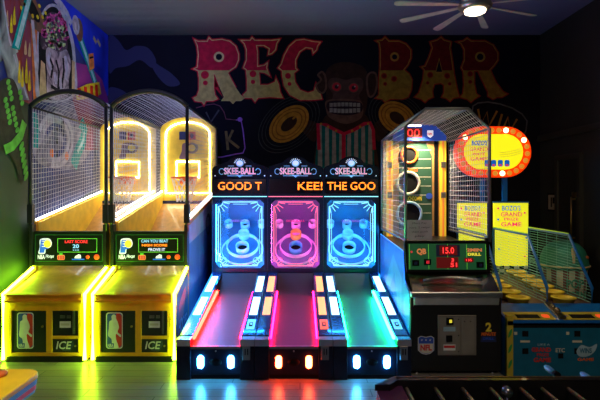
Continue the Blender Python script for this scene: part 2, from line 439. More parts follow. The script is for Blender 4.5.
for cx, cy, rx, ry, rot in ((289, 124, 23, 15, .72), (397, 118, 20, 15, -.6)):
    b = B(); w.k = 2
    for q in (1.55, 1.38, 1.2): w.oval(b, cx, -cy, rx * q, ry * q, 'p_ring', rot, 32, hole=.97)
    w.k = 10
    w.oval(b, cx, -cy, rx, ry, 'p_gold', rot, 32); w.oval(b, cx, -cy, rx * .88, ry * .85, 'p_gold2', rot, 32, hole=.93)
    w.oval(b, cx, -cy, rx * .68, ry * .66, 'p_gold2', rot, 32, hole=.92)
    w.oval(b, cx, -cy, rx * .42, ry * .36, 'p_brown', rot, 24); w.oval(b, cx + 5, -cy + 6, 2, 1, 'p_gold', rot)
    obj('cymbal', b, mk)

# painted signs either side
b = B(); w = wall_plane(0)
w.stroke(b, fl([(196,108),(206,105),(214,104),(220,106),(224,112),(226,119),(236,120)]), .9, 'p_pink')
w.stroke(b, fl([(236,120),(241,120),(243,130),(245,148),(243,153),(236,154),(222,157),(205,158)]), 1.1, 'p_purple')
w.oval(b, 240, -119.5, 2.5, 2.2, 'p_purple')  # violet glow on the outline, put into the paint colour
M['p_ylet'] = paint('mural_dull_yellow', (.16, .12, .05)); M['p_dark_let'] = paint('mural_dull_grey', (.05, .055, .07))
w.stroke(b, fl([(206,112),(211,122),(219,110)]), 1.8, 'p_dark_let')
w.stroke(b, fl([(226,131),(228,150)]), 2.6, 'p_ylet'); w.stroke(b, fl([(233,130),(228,141)]), 2.4, 'p_ylet'); w.stroke(b, fl([(229,140),(239,148)]), 2.6, 'p_ylet')
tag(obj('painted_luck_sign', b), 'faint violet outlined painted sign with a K, left of the skee ball marquees', 'mural')
b = B(); w = wall_plane(0)
w.stroke(b, fl([(472,112),(473,106),(478,103),(488,102),(500,104),(512,108),(522,114),(527,121),(526,130),(522,140)]), 1.5, 'p_grey')
for pts in ([(478,109),(481,124),(487,112),(489,126),(497,111)], [(502,114),(498,128)], [(502,131),(508,117),(510,131),(517,119)]): w.stroke(b, fl(pts), 2.1, 'p_gold3')
tag(obj('painted_win_sign', b), 'grey outlined painted sign with slanted gold WIN letters above the round marquee', 'mural')
b = B(); w = wall_plane(0)
for pts in ([(109,36),(118,40),(126,50),(136,46),(148,48),(156,60),(152,68),(140,60),(128,66),(116,68),(109,72)], [(150,60),(160,66),(172,74),(180,84),(168,86),(156,74)], [(109,88),(122,90),(130,98),(124,104),(109,104)]):
    w.poly(b, smooth_path(fl(pts), 5), 'p_blue')
tag(obj('blue_cloud_mural', b), 'blue sprayed cloud painted in the upper left corner of the back wall', 'mural')

# ================================================================== LEFT WALL MURAL (painted on the left wall)
def LW(px, py):
    d = -XL * FPX / (300 - px); return (d, EYE - (py - HY) / FPX * d)
class LeftPlane(Plane):
    def __init__(s, k=0):
        s.o = Vector((XL, 0, 0)); s.u = Vector((0, 1, 0)); s.v = Vector((0, 0, 1)); s.n = Vector((1, 0, 0)); s.step = .0006; s.lift = .002; s.k = k
def lw(pts): return [LW(*p) for p in pts]
M['l_blue'] = swirl_mat('space_blue', [(.002, .01, .25), (.003, .03, .6), (.01, .05, .9)], 1.2, 1.)
M['l_night'] = swirl_mat('space_night', [(.01, .01, .05), (.05, .02, .12), (.02, .04, .2)], 1.5, 1.)
M['l_flame'] = swirl_mat('flame_paint', [(.25, .03, .01), (.7, .16, .03), (.9, .65, .08), (.6, .1, .02), (.2, .04, .12)], 4., .8, stretch=(1, 2.6, .6))
M['l_brain'] = swirl_mat('squiggle_pink_green', [(.02, .01, .02), (.3, .02, .12), (.03, .01, .03), (.1, .05, .07)], 7., 3., detail=1.)
M['l_mauve'] = swirl_mat('mauve_grey_paint', [(.06, .04, .06), (.5, .38, .45), (.12, .08, .12), (.65, .55, .6)], 5., 1.5)
M['l_squig_g'] = paint('squiggle_green', (.5, .62, .3)); M['l_squig_p'] = paint('squiggle_pink', (.75, .1, .32)); M['l_orange'] = paint('mural_orange', (.75, .22, .05)); M['l_teal'] = paint('mural_beam_teal', (.0, .3, .27)); M['l_beam'] = paint('mural_beam_core', (.35, .6, .6))
M['l_steel'] = swirl_mat('gun_metal_paint', [(.01, .012, .014), (.14, .18, .18), (.02, .02, .025), (.4, .48, .48)], 5., 1., stretch=(1, 1, .4))
M['l_hand'] = paint('mural_olive_brown', (.05, .05, .03)); M['l_lime'] = paint('mural_lime', (.14, .5, .06))
M['l_helmet'] = paint('mural_helmet_line', (.42, .42, .5)); M['l_cream'] = paint('mural_cream', (.5, .38, .2)); M['l_ufo'] = swirl_mat('saucer_paint', [(.06, .05, .04), (.35, .3, .1), (.25, .09, .04)], 5., 1.)
M['l_black'] = paint('mural_black', (.01, .01, .012)); M['l_red'] = paint('mural_bright_red', (.6, .02, .01)); M['l_yel'] = paint('mural_bright_yellow', (.65, .5, .02))
M['l_sunset'] = swirl_mat('sunset_paint', [(.25, .02, .2), (.4, .12, .08), (.3, .03, .25)], 2., 1.)
M['l_ice'] = swirl_mat('pale_abstract_paint', [(.3, .3, .42), (.03, .03, .1), (.42, .42, .6), (.1, .1, .25), (.03, .03, .08)], 2.5, 2.5)
lm = thing('space_mural', 'graffiti space mural with beams, saucer and helmet dome on the left wall', 'mural', (0, 0, 0))
w = LeftPlane()
b = B()
w.poly(b, lw([(-60,-60),(-20,-40),(60,0),(108,35.4),(108,180),(28,232),(28,100),(-60,80)]), 'l_night')
w.poly(b, lw([(48,-8),(65,0),(108,35.4),(108,95),(104,100),(84,60),(72,40),(60,10)]), 'l_blue')
w.poly(b, lw([(74,62),(90,66),(102,80),(108,100),(108,118),(72,112)]), 'l_sunset')
w.poly(b, lw([(2,0),(30,0),(32,105),(20,100),(14,70),(4,30)]), 'l_flame')
w.poly(b, lw([(30,20),(37,20),(40,100),(33,100)]), 'l_orange')
w.poly(b, smooth_path(lw([(34,118),(31,140),(36,160),(50,168),(72,168),(86,158),(94,140),(92,118),(80,105),(60,100)]), 4), 'l_ice')
w.poly(b, lw([(70,92),(100,98),(104,118),(98,150),(84,150),(78,120)]), 'l_flame')
for x, y in ((94, 37), (98, 40)): w.stroke(b, lw([(x - 1, y), (x + 2, y + 6)]), .07, 'l_cream')
for sc_ in (1., .78, .55): w.stroke(b, [LW(55 + 17 * sc_ * math.cos(a), 140 + 26 * sc_ * math.sin(a)) for a in [math.radians(200 + 14 * k) for k in range(20)]], .07, ('l_helmet', 'l_night', 'l_helmet')[int(sc_ * 3) % 3])
w.stroke(b, lw([(80,122),(84,130),(82,142),(77,152),(73,166)]), .22, 'l_teal'); w.stroke(b, lw([(84,132),(82,142),(77,152)]), .06, 'l_beam'); w.stroke(b, lw([(33,112),(36,130),(35,148)]), .12, 'l_teal')
for x, y in ((51, 153), (66, 156)): w.oval(b, *LW(x, y), .05, .06, 'l_orange')
for x, y in ((56, 135), (56, 148), (62, 128)): w.oval(b, *LW(x, y), .04, .12, 'l_black', hole=.6)
for x, y, l_ in ((6, 10, 16), (10, 14, 18), (13, 6, 18), (18, 60, 22), (21, 66, 20), (25, 58, 24), (28, 70, 20), (24, 40, 14), (28, 42, 14)):
    q_ = smooth_path(lw([(x - 1.3, y + l_), (x - 1.1, y + l_ * .5), (x + .3, y), (x + 1.0, y + l_ * .5), (x + 1.3, y + l_)]), 4)
    w.poly(b, q_, 'l_yel' if l_ > 17 else 'l_cream')
obj('backdrop', b, lm)
# a domed capsule, its contents plain colour fields
b = B(); w.k = 12
w.poly(b, smooth_path(lw([(37,28),(44,8),(54,4),(64,14),(72,36),(75,60),(74,96),(38,100),(36,60)]), 6), 'l_helmet')
w.poly(b, smooth_path(lw([(38.5,30),(45,11),(54,7),(62,17),(69,38),(72,60),(71,95),(40,97),(38,60)]), 6), 'l_black')
w.poly(b, smooth_path(lw([(40,34),(45,16),(53,12),(60,20),(66,38),(66,50),(58,54),(48,50),(41,48)]), 6), 'l_brain')
w.poly(b, smooth_path(lw([(46,48),(58,52),(66,50),(70,64),(68,80),(66,97),(48,98),(46,72)]), 6), 'l_mauve')
w.poly(b, lw([(40,60),(44,64),(46,98),(38,99)]), 'l_cream'); w.poly(b, lw([(71,60),(74,62),(74,96),(71,97)]), 'l_cream')
for pts in ([(48,56),(52,66),(50,78)], [(55,60),(58,72),(57,88)], [(62,58),(63,70),(61,84)], [(50,86),(56,90),(62,86)]): w.stroke(b, lw(pts), .05, 'l_black')
for pts in ([(49,52),(47,60),(50,70)], [(64,56),(66,68),(65,80)], [(59,78),(60,90)], [(53,72),(55,84)]): w.stroke(b, lw(pts), .07, 'l_helmet')
rnd = random.Random(3)
def inside(px, py): return ((px - 54) / 12.5) ** 2 + ((py - 31) / 18) ** 2 < 1
for k in range(130):
    px, py = rnd.uniform(40, 68), rnd.uniform(12, 50)
    if not inside(px, py): continue
    g_ = abs(px - 54) < 9 and py > 22
    a_ = rnd.uniform(0, PI); pts = [(px + q * 1.1 * math.cos(a_) + .8 * math.sin(q * 1.7), py + q * 1.1 * math.sin(a_) + .8 * math.cos(q * 1.7)) for q in range(-2, 3)]
    w.stroke(b, lw(pts), .03, 'l_squig_g' if g_ and rnd.random() < .75 else 'l_squig_p')
    w.k -= 1
w.k += 1
obj('capsule', b, lm)
for pts, core in (([(25,-8),(32,-8),(18,50),(10,48)], [(29,-6),(15,47)]), ([(76,38),(81,36),(96,82),(93,86)], [(79,38),(94,82)])):
    b = B(); w.k = 26; w.poly(b, lw(pts), 'l_teal'); w.stroke(b, lw(core), .07, 'l_beam'); obj('beam', b, lm)
b = B(); w.k = 26; w.stroke(b, lw([(31,20),(33,44),(37,99)]), .07, 'l_helmet'); obj('pole', b, lm)
b = B(); w.k = 23
w.oval(b, *LW(31, 10.5), .33, .17, 'l_ufo', -.5); w.oval(b, *LW(31, 9), .2, .09, 'l_black', -.5)
for x, y in ((20,8),(23,4.5),(38,6),(44,13),(41,17),(36,17),(31,16)): w.oval(b, *LW(x, y), .03, .025, 'l_yel')
obj('saucer', b, lm)
b = B(); w.k = 29
w.oval(b, *LW(78, 30), .13, .17, 'l_ufo'); w.oval(b, *LW(74.5, 25), .12, .14, 'l_helmet'); w.oval(b, *LW(74, 25), .08, .09, 'l_mauve')
w.stroke(b, lw([(53,-2),(60,5),(66,14),(70,24)]), .1, 'l_helmet')
for x, y in ((57,5),(62,13),(66,20)): w.oval(b, *LW(x, y), .05, .08, 'l_helmet')
obj('pod', b, lm)
b = B(); w.k = 20
w.poly(b, lw([(-12,0),(2,0),(6,30),(14,50),(28,100),(12,100),(2,60),(-12,40)]), 'l_steel')
w.stroke(b, lw([(2,0),(8,40),(26,98)]), .03, 'l_helmet')
w.poly(b, lw([(-8,52),(15,44),(17,52),(-8,66)]), 'l_steel')
obj('barrel', b, lm)
b = B(); w.k = 28
w.poly(b, smooth_path(lw([(-12,100),(-4,84),(4,78),(12,80),(17,92),(20,110),(26,130),(27,150),(20,185),(14,165),(4,150),(-10,148)]), 5), 'l_hand')
for (x0, y0), n in (((5, 82), 4), ((2, 100), 5), ((9, 108), 5), ((16, 92), 3)):
    for i in range(n):
        w.oval(b, *LW(x0 + 1.5 + i * 1.1, y0 + i * 5.5), .045, .028, 'l_lime', .7)
w.stroke(b, lw([(2,150),(10,146),(18,136),(22,122)]), .11, 'l_lime')
for i in range(6): w.oval(b, *LW(19 + i * .9, 146 + i * 6), .07, .03, 'l_lime', .9)
obj('claw', b, lm)
b = B(); w.k = 30
w.poly(b, lw([(75,89),(86,84),(98,82),(100,94),(92,98),(75,100)]), 'l_yel')
for x in (78, 84, 90, 95): w.stroke(b, lw([(x, 88 - (x - 78) * .2), (x + .5, 97)]), .11, 'l_red')
w.poly(b, lw([(87,54),(92,53),(93,68),(88,71)]), 'l_orange'); w.stroke(b, lw([(88,58),(92,57)]), .03, 'l_black')
obj('lettering', b, lm)

# ================================================================== wire netting helper
def net(b, c00, c10, c11, c01, nu, nv, r, m):
    """wires on a bilinear patch"""
    c00, c10, c11, c01 = map(Vector, (c00, c10, c11, c01))
    f = lambda u, v: (c00 * (1 - u) + c10 * u) * (1 - v) + (c01 * (1 - u) + c11 * u) * v
    for i in range(1, nu): b.tube([f(i / nu, 0), f(i / nu, 1)], r, m, 3, sm=False)
    for j in range(1, nv): b.tube([f(0, j / nv), f(1, j / nv)], r, m, 3, sm=False)

# ================================================================== BASKETBALL GAMES
HW = .445
def ramp_z(y): return .72 + (y - .05) * .276 if y < 1.9 else 1.2306 + (y - 1.9) * .60
def rail_z(y): return 1.49 + (y - .6) * .169
def arch(n=14, w=HW + .003, z0=2.84, rise=.18): return [(w * math.cos(PI - PI * i / n) if False else -w + 2 * w * i / n, z0 + rise * math.sin(PI * (i / n)) ** .75 if 0 < i < n else z0) for i in range(n + 1)]
def make_hoops(loc, label, lines, side_art):
    t = thing('basketball_game', label, 'arcade game', loc, 0, 'arcade basketball games by the left wall')
    # side panels
    for s in (-1, 1):
        b = B(); x0, x1 = (s * HW, s * (HW - .03)) if s < 0 else (HW - .03, HW)
        b.prof_x([(.02, .02), (.02, .72), (.6, .90), (.62, .96), (.62, 1.47), (2.7, rail_z(2.7) - .03), (2.7, .02)], x0, x1, 'yellow_lam')
        if s > 0 and side_art:
            pl = Plane((HW, 0, 0), (0, 1, 0), (0, 0, 1))
            pl.poly(b, [(.08, .08), (.08, .7), (.6, .86), (.6, .08)], 'art1'); pl.poly(b, smooth_path([(.1, .15), (.3, .3), (.5, .7), (.3, .66), (.14, .5)]), 'art2')
            pl.text(b, 'HOOPS', .34, .33, .4, .16, 'white', shear=.3)
            pl.poly(b, [(.66, .06), (.66, 1.42), (2.66, 1.76), (2.66, .06)], 'art3'); pl.poly(b, [(.66, 1.2), (.66, 1.42), (2.66, 1.76), (2.66, 1.4)], 'art4')
            pl.stroke(b, [(1.3, .1), (1.3, 1.25)], .02, 'art4'); pl.oval(b, 1.9, 1.35, .18, .16, 'art1', hole=.7)
        obj('side_panel', b, t)
    # front frame and doors
    b = B()
    b.box(-HW + .03, HW - .03, .0, .04, .0, .06, 'black')
    b.box(-HW + .03, HW - .03, .01, .05, .06, .10, 'yellow_lam'); b.box(-HW + .03, HW - .03, .01, .05, .555, .64, 'yellow_lam')
    b.box(-HW + .03, -.36, .01, .05, .10, .555, 'yellow_lam'); b.box(.355, HW - .03, .01, .05, .10, .555, 'yellow_lam')
    b.box(.012, .078, .01, .05, .10, .555, 'yellow_lam'); b.box(.078, .355, .01, .05, .245, .28, 'yellow_lam')
    obj('front_frame', b, t, bevel=.004)
    b = B(); b.box(-HW + .03, HW - .03, -.035, .09, .645, .672, 'yellow_lam'); b.box(-HW + .03, HW - .03, -.01, .06, .672, .72, 'yellow_lam')
    b.prof_x([(-.035, .72), (-.035, .735), (.06, .745), (.06, .72)], -HW + .03, HW - .03, 'yellow_lam')
    obj('front_shelf', b, t, bevel=.003)
    d = obj('door', B().box(-.36, .012, .02, .045, .10, .555, 'hoop_door'), t)
    b = B(); pl = Plane((-.215, .02, .34), (1, 0, 0), (0, 0, 1))
    pl.poly(b, rrect(-.09, -.20, .09, .19, .03), 'white'); pl.poly(b, rrect(-.08, -.19, .08, .18, .025), 'blue')
    pl.poly(b, [(.0, -.19), (.055, -.19), (.08, -.16), (.08, .15), (.055, .18), (.02, .18), (.015, .1), (.04, .02), (.0, -.06)], 'red')
    pl.poly(b, smooth_path([(-.01, .17), (.015, .16), (.02, .12), (.035, .09), (.05, .03), (.035, -.02), (.07, -.05), (.065, -.075), (.02, -.04), (.02, -.1), (.045, -.19), (-.02, -.19), (-.03, -.1), (-.065, -.06), (-.06, .02), (-.055, .09), (-.03, .11), (-.03, .15)], 4), 'white')
    pl.rect(b, -.075, -.188, -.005, -.14, 'blue'); pl.text(b, 'NBA', -.04, -.165, .06, .036, 'white', bold=.01)
    obj('league_logo', b, d)
    obj('lock', B().lathe([(.012, 0), (.012, .012)], 'brass', Matrix.Translation((-.03, .02, .38)) @ Matrix.Rotation(PI / 2, 4, 'X'), 10), d)
    d = obj('coin_door', B().box(.078, .355, .02, .045, .28, .555, 'hoop_door'), t)
    b = B(); pl = Plane((.215, .02, .40), (1, 0, 0), (0, 0, 1)); pl.rect(b, -.06, -.035, .06, .035, 'white'); pl.rect(b, -.045, -.01, .045, .012, 'cream')
    obj('sticker', b, d)
    obj('coin_slot', B().box(.165, .215, .005, .02, .47, .50, 'dark_steel').box(.235, .275, .005, .02, .47, .50, 'dark_steel').box(.30, .32, .005, .02, .3, .55, 'dark_steel'), d)
    d = obj('lower_door', B().box(.078, .355, .02, .045, .10, .245, 'hoop_door'), t)
    b = B(); pl = Plane((.20, .02, .172), (1, 0, 0), (0, 0, 1)); pl.poly(b, [(-.02, -.055), (.07, -.055), (.11, .01), (.1, .055), (-.0, .05)], 'art1')
    pl.text(b, 'ICE', -.0, 0.005, .17, .085, 'white', bold=.02, shear=.2); obj('maker_logo', b, d)
    obj('lock', B().lathe([(.010, 0), (.010, .012)], 'brass', Matrix.Translation((.325, .02, .17)) @ Matrix.Rotation(PI / 2, 4, 'X'), 10), d)
    # neon edging
    for s in (-1, 1):
        obj('neon_strip', B().tube([(s * (HW - .008), -.01, .03), (s * (HW - .008), -.01, .735), (s * (HW - .008), .585, .925)], .019, 'neon_yg', 8), t)
    # ramp: a near and a far board
    b = B(); b.prof_x([(.05, ramp_z(.05)), (1.9, ramp_z(1.9)), (2.62, ramp_z(2.62)), (2.62, ramp_z(2.62) - .03), (1.9, ramp_z(1.9) - .03), (.05, ramp_z(.05) - .03)], -HW + .03, HW - .03, 'ramp_wood')
    obj('ball_ramp', b, t)
    for s in (-1, 1):   # inner cheek boards above the ramp
        x = s * (HW - .04)
        b = B(); b.prof_x([(.66, ramp_z(.66)), (1.9, ramp_z(1.9)), (2.62, ramp_z(2.62)), (2.62, rail_z(2.62) - .04), (.66, rail_z(.66) - .04)], x - .009, x + .009, 'yellow_board')
        obj('cheek_board', b, t)
        obj('light_rail', B().tube([(s * (HW - .03), .62, rail_z(.62)), (s * (HW - .03), 2.66, rail_z(2.66))], .013, 'led_cool', 6), t)
    # sign panel
    b = B(); b.box(-HW, HW, .57, .64, .95, 1.36, 'hoop_sign'); b.box(-HW - .01, -HW + .028, .53, .64, .95, 1.44, 'post'); b.box(HW - .028, HW + .01, .53, .64, .95, 1.44, 'post')
    sp = obj('sign_panel', b, t, bevel=.003)
    pl = Plane((0, .57, 1.155), (1, 0, 0), (0, 0, 1))
    b = B(); pl.frame(b, -.4, -.155, .4, .165, .004, 'green_line')
    pl.frame(b, -.135, -.045, .335, .12, .006, 'lime_line'); obj('sign_border', b, sp)
    b = B()
    pl.poly(b, smooth_path([(-.34, .11), (-.24, .12), (-.205, .08), (-.21, .03), (-.25, .0), (-.275, -.01), (-.285, -.06), (-.36, -.06), (-.345, .02)], 4), 'lit_white')
    pl.poly(b, [(-.333, .1), (-.25, .1), (-.25, .0), (-.285, -.01), (-.295, -.05), (-.35, -.05)], 'lit_blue')
    for i in range(3): pl.rect(b, -.32, .08 - i * .03, -.26, .09 - i * .03, 'lit_white')
    pl.oval(b, -.255, .055, .042, .045, 'lit_yellow')
    pl.text(b, 'NBA', -.325, -.10, .085, .05, 'lit_white', bold=.04); pl.text(b, 'Hoops', -.225, -.095, .1, .055, 'lit_white', shear=.3)
    obj('team_logo', b, sp)
    b = B()
    for (txt, cx, cy, ww, hh, m) in lines: pl.text(b, txt, cx, cy, ww, hh, m, bold=.02)
    obj('score_text', b, sp)
    b = B()
    pl.poly(b, rrect(-.135, -.135, -.045, -.075, .015), 'lit_orange'); pl.rect(b, -.11, -.075, -.07, -.055, 'lit_green')
    for i in range(3): pl.rect(b, -.125 + i * .027, -.13, -.108 + i * .027, -.085, 'lit_red')
    pl.rect(b, .04, -.135, .19, -.12, 'lit_blue'); pl.poly(b, [(.07, -.115), (.15, -.115), (.145, -.075), (.12, -.065), (.1, -.08), (.08, -.09)], 'lit_white')
    obj('sponsor_print', b, sp)
    for i, (x, r) in enumerate(((.225, .022), (.33, .032))):
        obj('button', B().lathe([(r, 0), (r, .01), (r * .7, .018)], 'lit_red2', Matrix.Translation((x, .57, 1.155 - .1)) @ Matrix.Rotation(PI / 2, 4, 'X'), 16), sp)
    # posts, brackets and arched cage
    for s in (-1, 1):
        b = B(); b.tube([(s * (HW + .003), .55, 1.36), (s * (HW + .003), .55, 2.84)], .02, 'post', 8); b.box(s * HW - .03, s * HW + .03, .525, .585, 1.46, 1.68, 'post')
        obj('post', b, t)
        b = B(); b.tube([(s * (HW + .003), 2.66, 1.5), (s * (HW + .003), 2.66, 2.84)], .018, 'post', 8); obj('rear_post', b, t)
    A = arch()
    b = B(); b.tube([(x, .55, z) for x, z in A], .03, 'post', 8); b.tube([(x, 2.66, z) for x, z in A], .02, 'post', 8)
    for s in (-1, 1): b.tube([(s * (HW + .003), .55, 2.84), (s * (HW + .003), 2.66, 2.84)], .014, 'post', 6)
    obj('cage_frame', b, t)
    b = B()
    for s in (-1, 1):
        x = s * (HW + .003)
        net(b, (x, .55, rail_z(.55)), (x, 2.66, rail_z(2.66)), (x, 2.66, 2.84), (x, .55, 2.84), 34, 22, .0028, 'wire')
    for x, z in A[1:-1:1]: b.tube([(x, .55, z), (x, 2.66, z)], .0028, 'wire', 3, sm=False)
    for j in range(1, 26):
        y = .6 + 2.06 * j / 26; b.tube([(x, y, z) for x, z in A], .0028, 'wire', 3, sm=False)
    obj('cage_netting', b, t)
    # backboard
    BY = 2.60
    o = [(-.44, 1.68), (.44, 1.68)] + arc(0, 2.8, .44, .21, 0, 180, 16)
    bb = obj('backboard', B().prof_y(o, BY, BY + .03, 'yellow_board'), t)
    path = [(-.35, BY - .012, 1.80), (.35, BY - .012, 1.80)] + [(x, BY - .012, z) for x, z in arc(0, 2.73, .35, .2, 0, 180, 14)]
    obj('light_tube', B().tube(path, .009, 'led_white', 8, closed=True), bb)
    q = [(-.18, BY - .012, 2.05), (.18, BY - .012, 2.05), (.18, BY - .012, 2.30), (-.18, BY - .012, 2.30)]
    obj('target_square', B().tube(q, .010, 'led_white', 6, closed=True), bb)
    b = B(); pl = Plane((0, BY, 2.55), (1, 0, 0), (0, 0, 1))
    pl.rect(b, -.14, .1, -.02, .23, 'navy'); pl.rect(b, .0, .1, .12, .23, 'red'); pl.oval(b, .06, .165, .03, .04, 'navy')
    pl.poly(b, smooth_path([(-.08, .04), (.08, .05), (.16, .0), (.14, -.09), (.05, -.12), (-.02, -.12), (-.04, -.2), (-.14, -.2), (-.1, -.08)], 4), 'art5')
    pl.oval(b, .06, -.03, .075, .07, 'yellow'); pl.oval(b, .06, -.03, .075, .07, 'navy', hole=.8)
    obj('print', b, bb)
    b = B(); R_ = .19; cy = BY - .26
    b.tube([(R_ * math.cos(2 * PI * i / 20), cy + R_ * math.sin(2 * PI * i / 20), 2.04) for i in range(20)], .017, 'orange', 6, closed=True)
    b.box(-.11, .11, BY - .09, BY, 1.95, 2.05, 'orange'); obj('rim', b, bb)
    b = B()
    def nr(k): return R_ * (1 - .42 * (k / 5) ** .8)
    for i in range(12):
        for sg in (-1, 1):
            b.tube([(nr(k) * math.cos(2 * PI * (i + sg * k / 2) / 12), cy + nr(k) * math.sin(2 * PI * (i + sg * k / 2) / 12), 2.03 - k * .072) for k in range(6)], .007, 'net', 3)
    obj('net', b, bb)
    b = B(); b.box(-.43, .43, BY - .03, BY, 1.605, 1.68, 'navy'); obj('kick_strip', b, t)
    return t
M['hoop_sign'] = mat('sign_panel_black', (.008, .014, .01), .3)
M['green_line'] = backlit('green_line', (.03, .2, .03), .5); M['lime_line'] = backlit('lime_line', (.15, .6, .05), .7)
for n_, c_, s_ in (('lit_white', (.75, .75, .85), .8), ('lit_blue', (.02, .12, .7), .8), ('lit_yellow', (.9, .75, .05), .8), ('lit_orange', (.8, .25, .08), .5), ('lit_green', (.1, .6, .05), .5), ('lit_red', (.8, .03, .05), .5), ('lit_red2', (1., .1, .02), .6)):
    M[n_] = backlit(n_, c_, s_)
M['art1'] = mat('side_art_dark', (.03, .06, .09), .4); M['art2'] = mat('side_art_red', (.5, .12, .06), .4)
M['art3'] = mat('side_art_blue', (.05, .16, .4), .35); M['art4'] = mat('side_art_pale', (.3, .45, .55), .35); M['art5'] = mat('print_brown_violet', (.22, .12, .14), .5)
L1 = [('LAST SCORE', .09, .082, .27, .034, 'txt_red'), ('20', .085, .028, .075, .045, 'txt_cyan'), ('= = =', .085, -.018, .07, .012, 'txt_cyan')]
L2 = [('CAN YOU BEAT', .06, .09, .32, .036, 'txt_cyan'), ('HIGH SCORE', .06, .04, .3, .028, 'txt_orange'), ('PROVE IT', .085, -.012, .2, .036, 'txt_white')]
make_hoops((-2.745, 5.37, 0), 'yellow arcade basketball game whose display reads LAST SCORE, right beside the left wall', L1, False)
make_hoops((-1.785, 5.37, 0), 'yellow arcade basketball game whose display reads CAN YOU BEAT, next to the blue alley', L2, True)

# ================================================================== SKEE-BALL ALLEYS
SW = .382; LI = .241
def st(t): return .39 + (t - .12) * .33 / 1.91       # height of the side rails
def lane_pts():
    pts = [(.04, .325), (1.55, .50)]
    for i in range(1, 9):
        q = i / 8; pts.append((1.55 + .44 * q, .50 + .05 * q + .16 * q * q))
    return pts
def skee(loc, label, text, tsize, C1, C2, panelmat, leftled, rightled, ovalmat, icon, interior, laneM, cups):
    t = thing('skee_ball_alley', label, 'arcade game', loc, 0, 'skee ball alleys in the middle of the back wall')
    for s in (-1, 1):
        x0, x1 = (-SW, -LI) if s < 0 else (LI, SW)
        b = B(); b.prof_x([(0, 0), (0, .375), (.02, .385), (.12, .388), (2.03, .715), (2.03, 0)], x0 + .001, x1 - .001, 'skee_black')
        sd = obj('side_rail', b, t, bevel=.003)
        b = B(); b.box(x0 + .002, x1 - .002, -.008, .0, .33, .388, 'steel'); b.box(x0 + .002, x1 - .002, -.008, .1, .388, .395, 'steel'); obj('metal_cap', b, sd)
        xc = (x0 + x1) / 2
        def slab(u0, u1, w, m, h=.006):
            return B().hexa([(xc - w, u0, st(u0) + .001), (xc + w, u0, st(u0) + .001), (xc + w, u1, st(u1) + .001), (xc - w, u1, st(u1) + .001),
                             (xc - w, u0, st(u0) + h), (xc + w, u0, st(u0) + h), (xc + w, u1, st(u1) + h), (xc - w, u1, st(u1) + h)], m)
        for u0, u1 in ((.62, 1.12), (1.30, 1.84)): obj('light_panel', slab(u0, u1, .042, panelmat), sd)
        obj('rim_line', slab(.14, 2.0, .066, 'dark_rail', .003), sd)
        if s > 0 or icon == 'white':
            if s > 0:
                b = slab(.27, .50, .042, icon if icon != 'white' else 'icon_white', .005)
                q = Plane((xc, .385, st(.385) + .006), (1, 0, 0), Vector((0, 1, .173)).normalized())
                q.rect(b, -.02, -.06, .02, .04, 'skee_black'); q.rect(b, -.008, -.02, .012, .02, icon if icon != 'white' else 'icon_white')
                obj('ball_counter', b, sd)
        led = leftled if s < 0 else rightled
        xi = s * (LI - .012)
        if led:
            obj('light_strip', B().tube([(xi, .10, .378), (xi, 1.5, .555)], .018 if led in ('strip_red', 'strip_cyanw') else .0075, led, 6), sd)
        if s > 0:
            b = B(); b.box(xc - .045, xc + .03, -.022, -.001, .20, .33, 'dark_steel'); b.box(xc - .022, xc - .012, -.026, -.02, .25, .31, 'matte_black'); b.box(xc + .002, xc + .012, -.026, -.02, .25, .31, 'matte_black')
            obj('latch', b, sd, bevel=.002)
    b = B(); b.box(-LI, LI, .035, .06, .04, .30, 'skee_black'); b.box(-LI, LI, .0, .06, .30, .325, 'dark_steel')
    b.box(-LI, LI, .03, .06, .0, .04, 'matte_black')
    fp = obj('front_panel', b, t)
    for s in (-1, 1):
        b = B(); b.prism(rrect(-.031, -.062, .031, .062, .03), lambda x, z: (s * .148 + x, .035, .165 + z), lambda x, z: (s * .148 + x, .022, .165 + z), ovalmat)
        obj('oval_light', b, fp)
    b = B(); b.lathe([(.06, 0), (.055, .01), (.02, .012)], 'matte_black', Matrix.Translation((0, .035, .16)) @ Matrix.Rotation(PI / 2, 4, 'X'), 20, sx=1, sy=.6)
    obj('emblem', b, fp); obj('screw', B().lathe([(.008, 0), (.008, .006)], 'steel', Matrix.Translation((0, .035, .27)) @ Matrix.Rotation(PI / 2, 4, 'X'), 8), fp)
    lp = lane_pts(); b = B(); b.prof_x(lp + [(y, z - .03) for y, z in lp[::-1]], -LI, LI, laneM)
    obj('ball_lane', b, t)
    # back cabinet, open at its window
    b = B(); Y0, Y1 = 2.03, 2.86
    b.box(-SW, -SW + .02, Y0, Y1, 0, 1.77, 'skee_black'); b.box(SW - .02, SW, Y0, Y1, 0, 1.77, 'skee_black'); b.box(-SW + .02, SW - .02, Y1 - .02, Y1, 0, 1.77, 'skee_black')
    b.box(-SW + .02, SW - .02, Y0 + .02, Y1 - .02, 1.75, 1.77, 'skee_black'); b.box(-SW + .02, SW - .02, Y0, Y0 + .03, 0, .735, 'skee_black')
    obj('back_cabinet', b, t)
    wx0, wx1, wz0, wz1 = -.333, .333, .775, 1.715
    b = B()
    b.prism([(-SW, .725), (SW, .725), (SW, 1.765), (-SW, 1.765)], lambda x, z: (x, Y0 - .02, z), lambda x, z: (x, Y0 - .02, z), 'skee_black') if False else None
    b.box(-SW, wx0, Y0 - .025, Y0, .725, 1.765, 'skee_black'); b.box(wx1, SW, Y0 - .025, Y0, .725, 1.765, 'skee_black')
    b.box(wx0, wx1, Y0 - .025, Y0, .725, wz0, 'skee_black'); b.box(wx0, wx1, Y0 - .025, Y0, wz1, 1.765, 'skee_black')
    c = .055
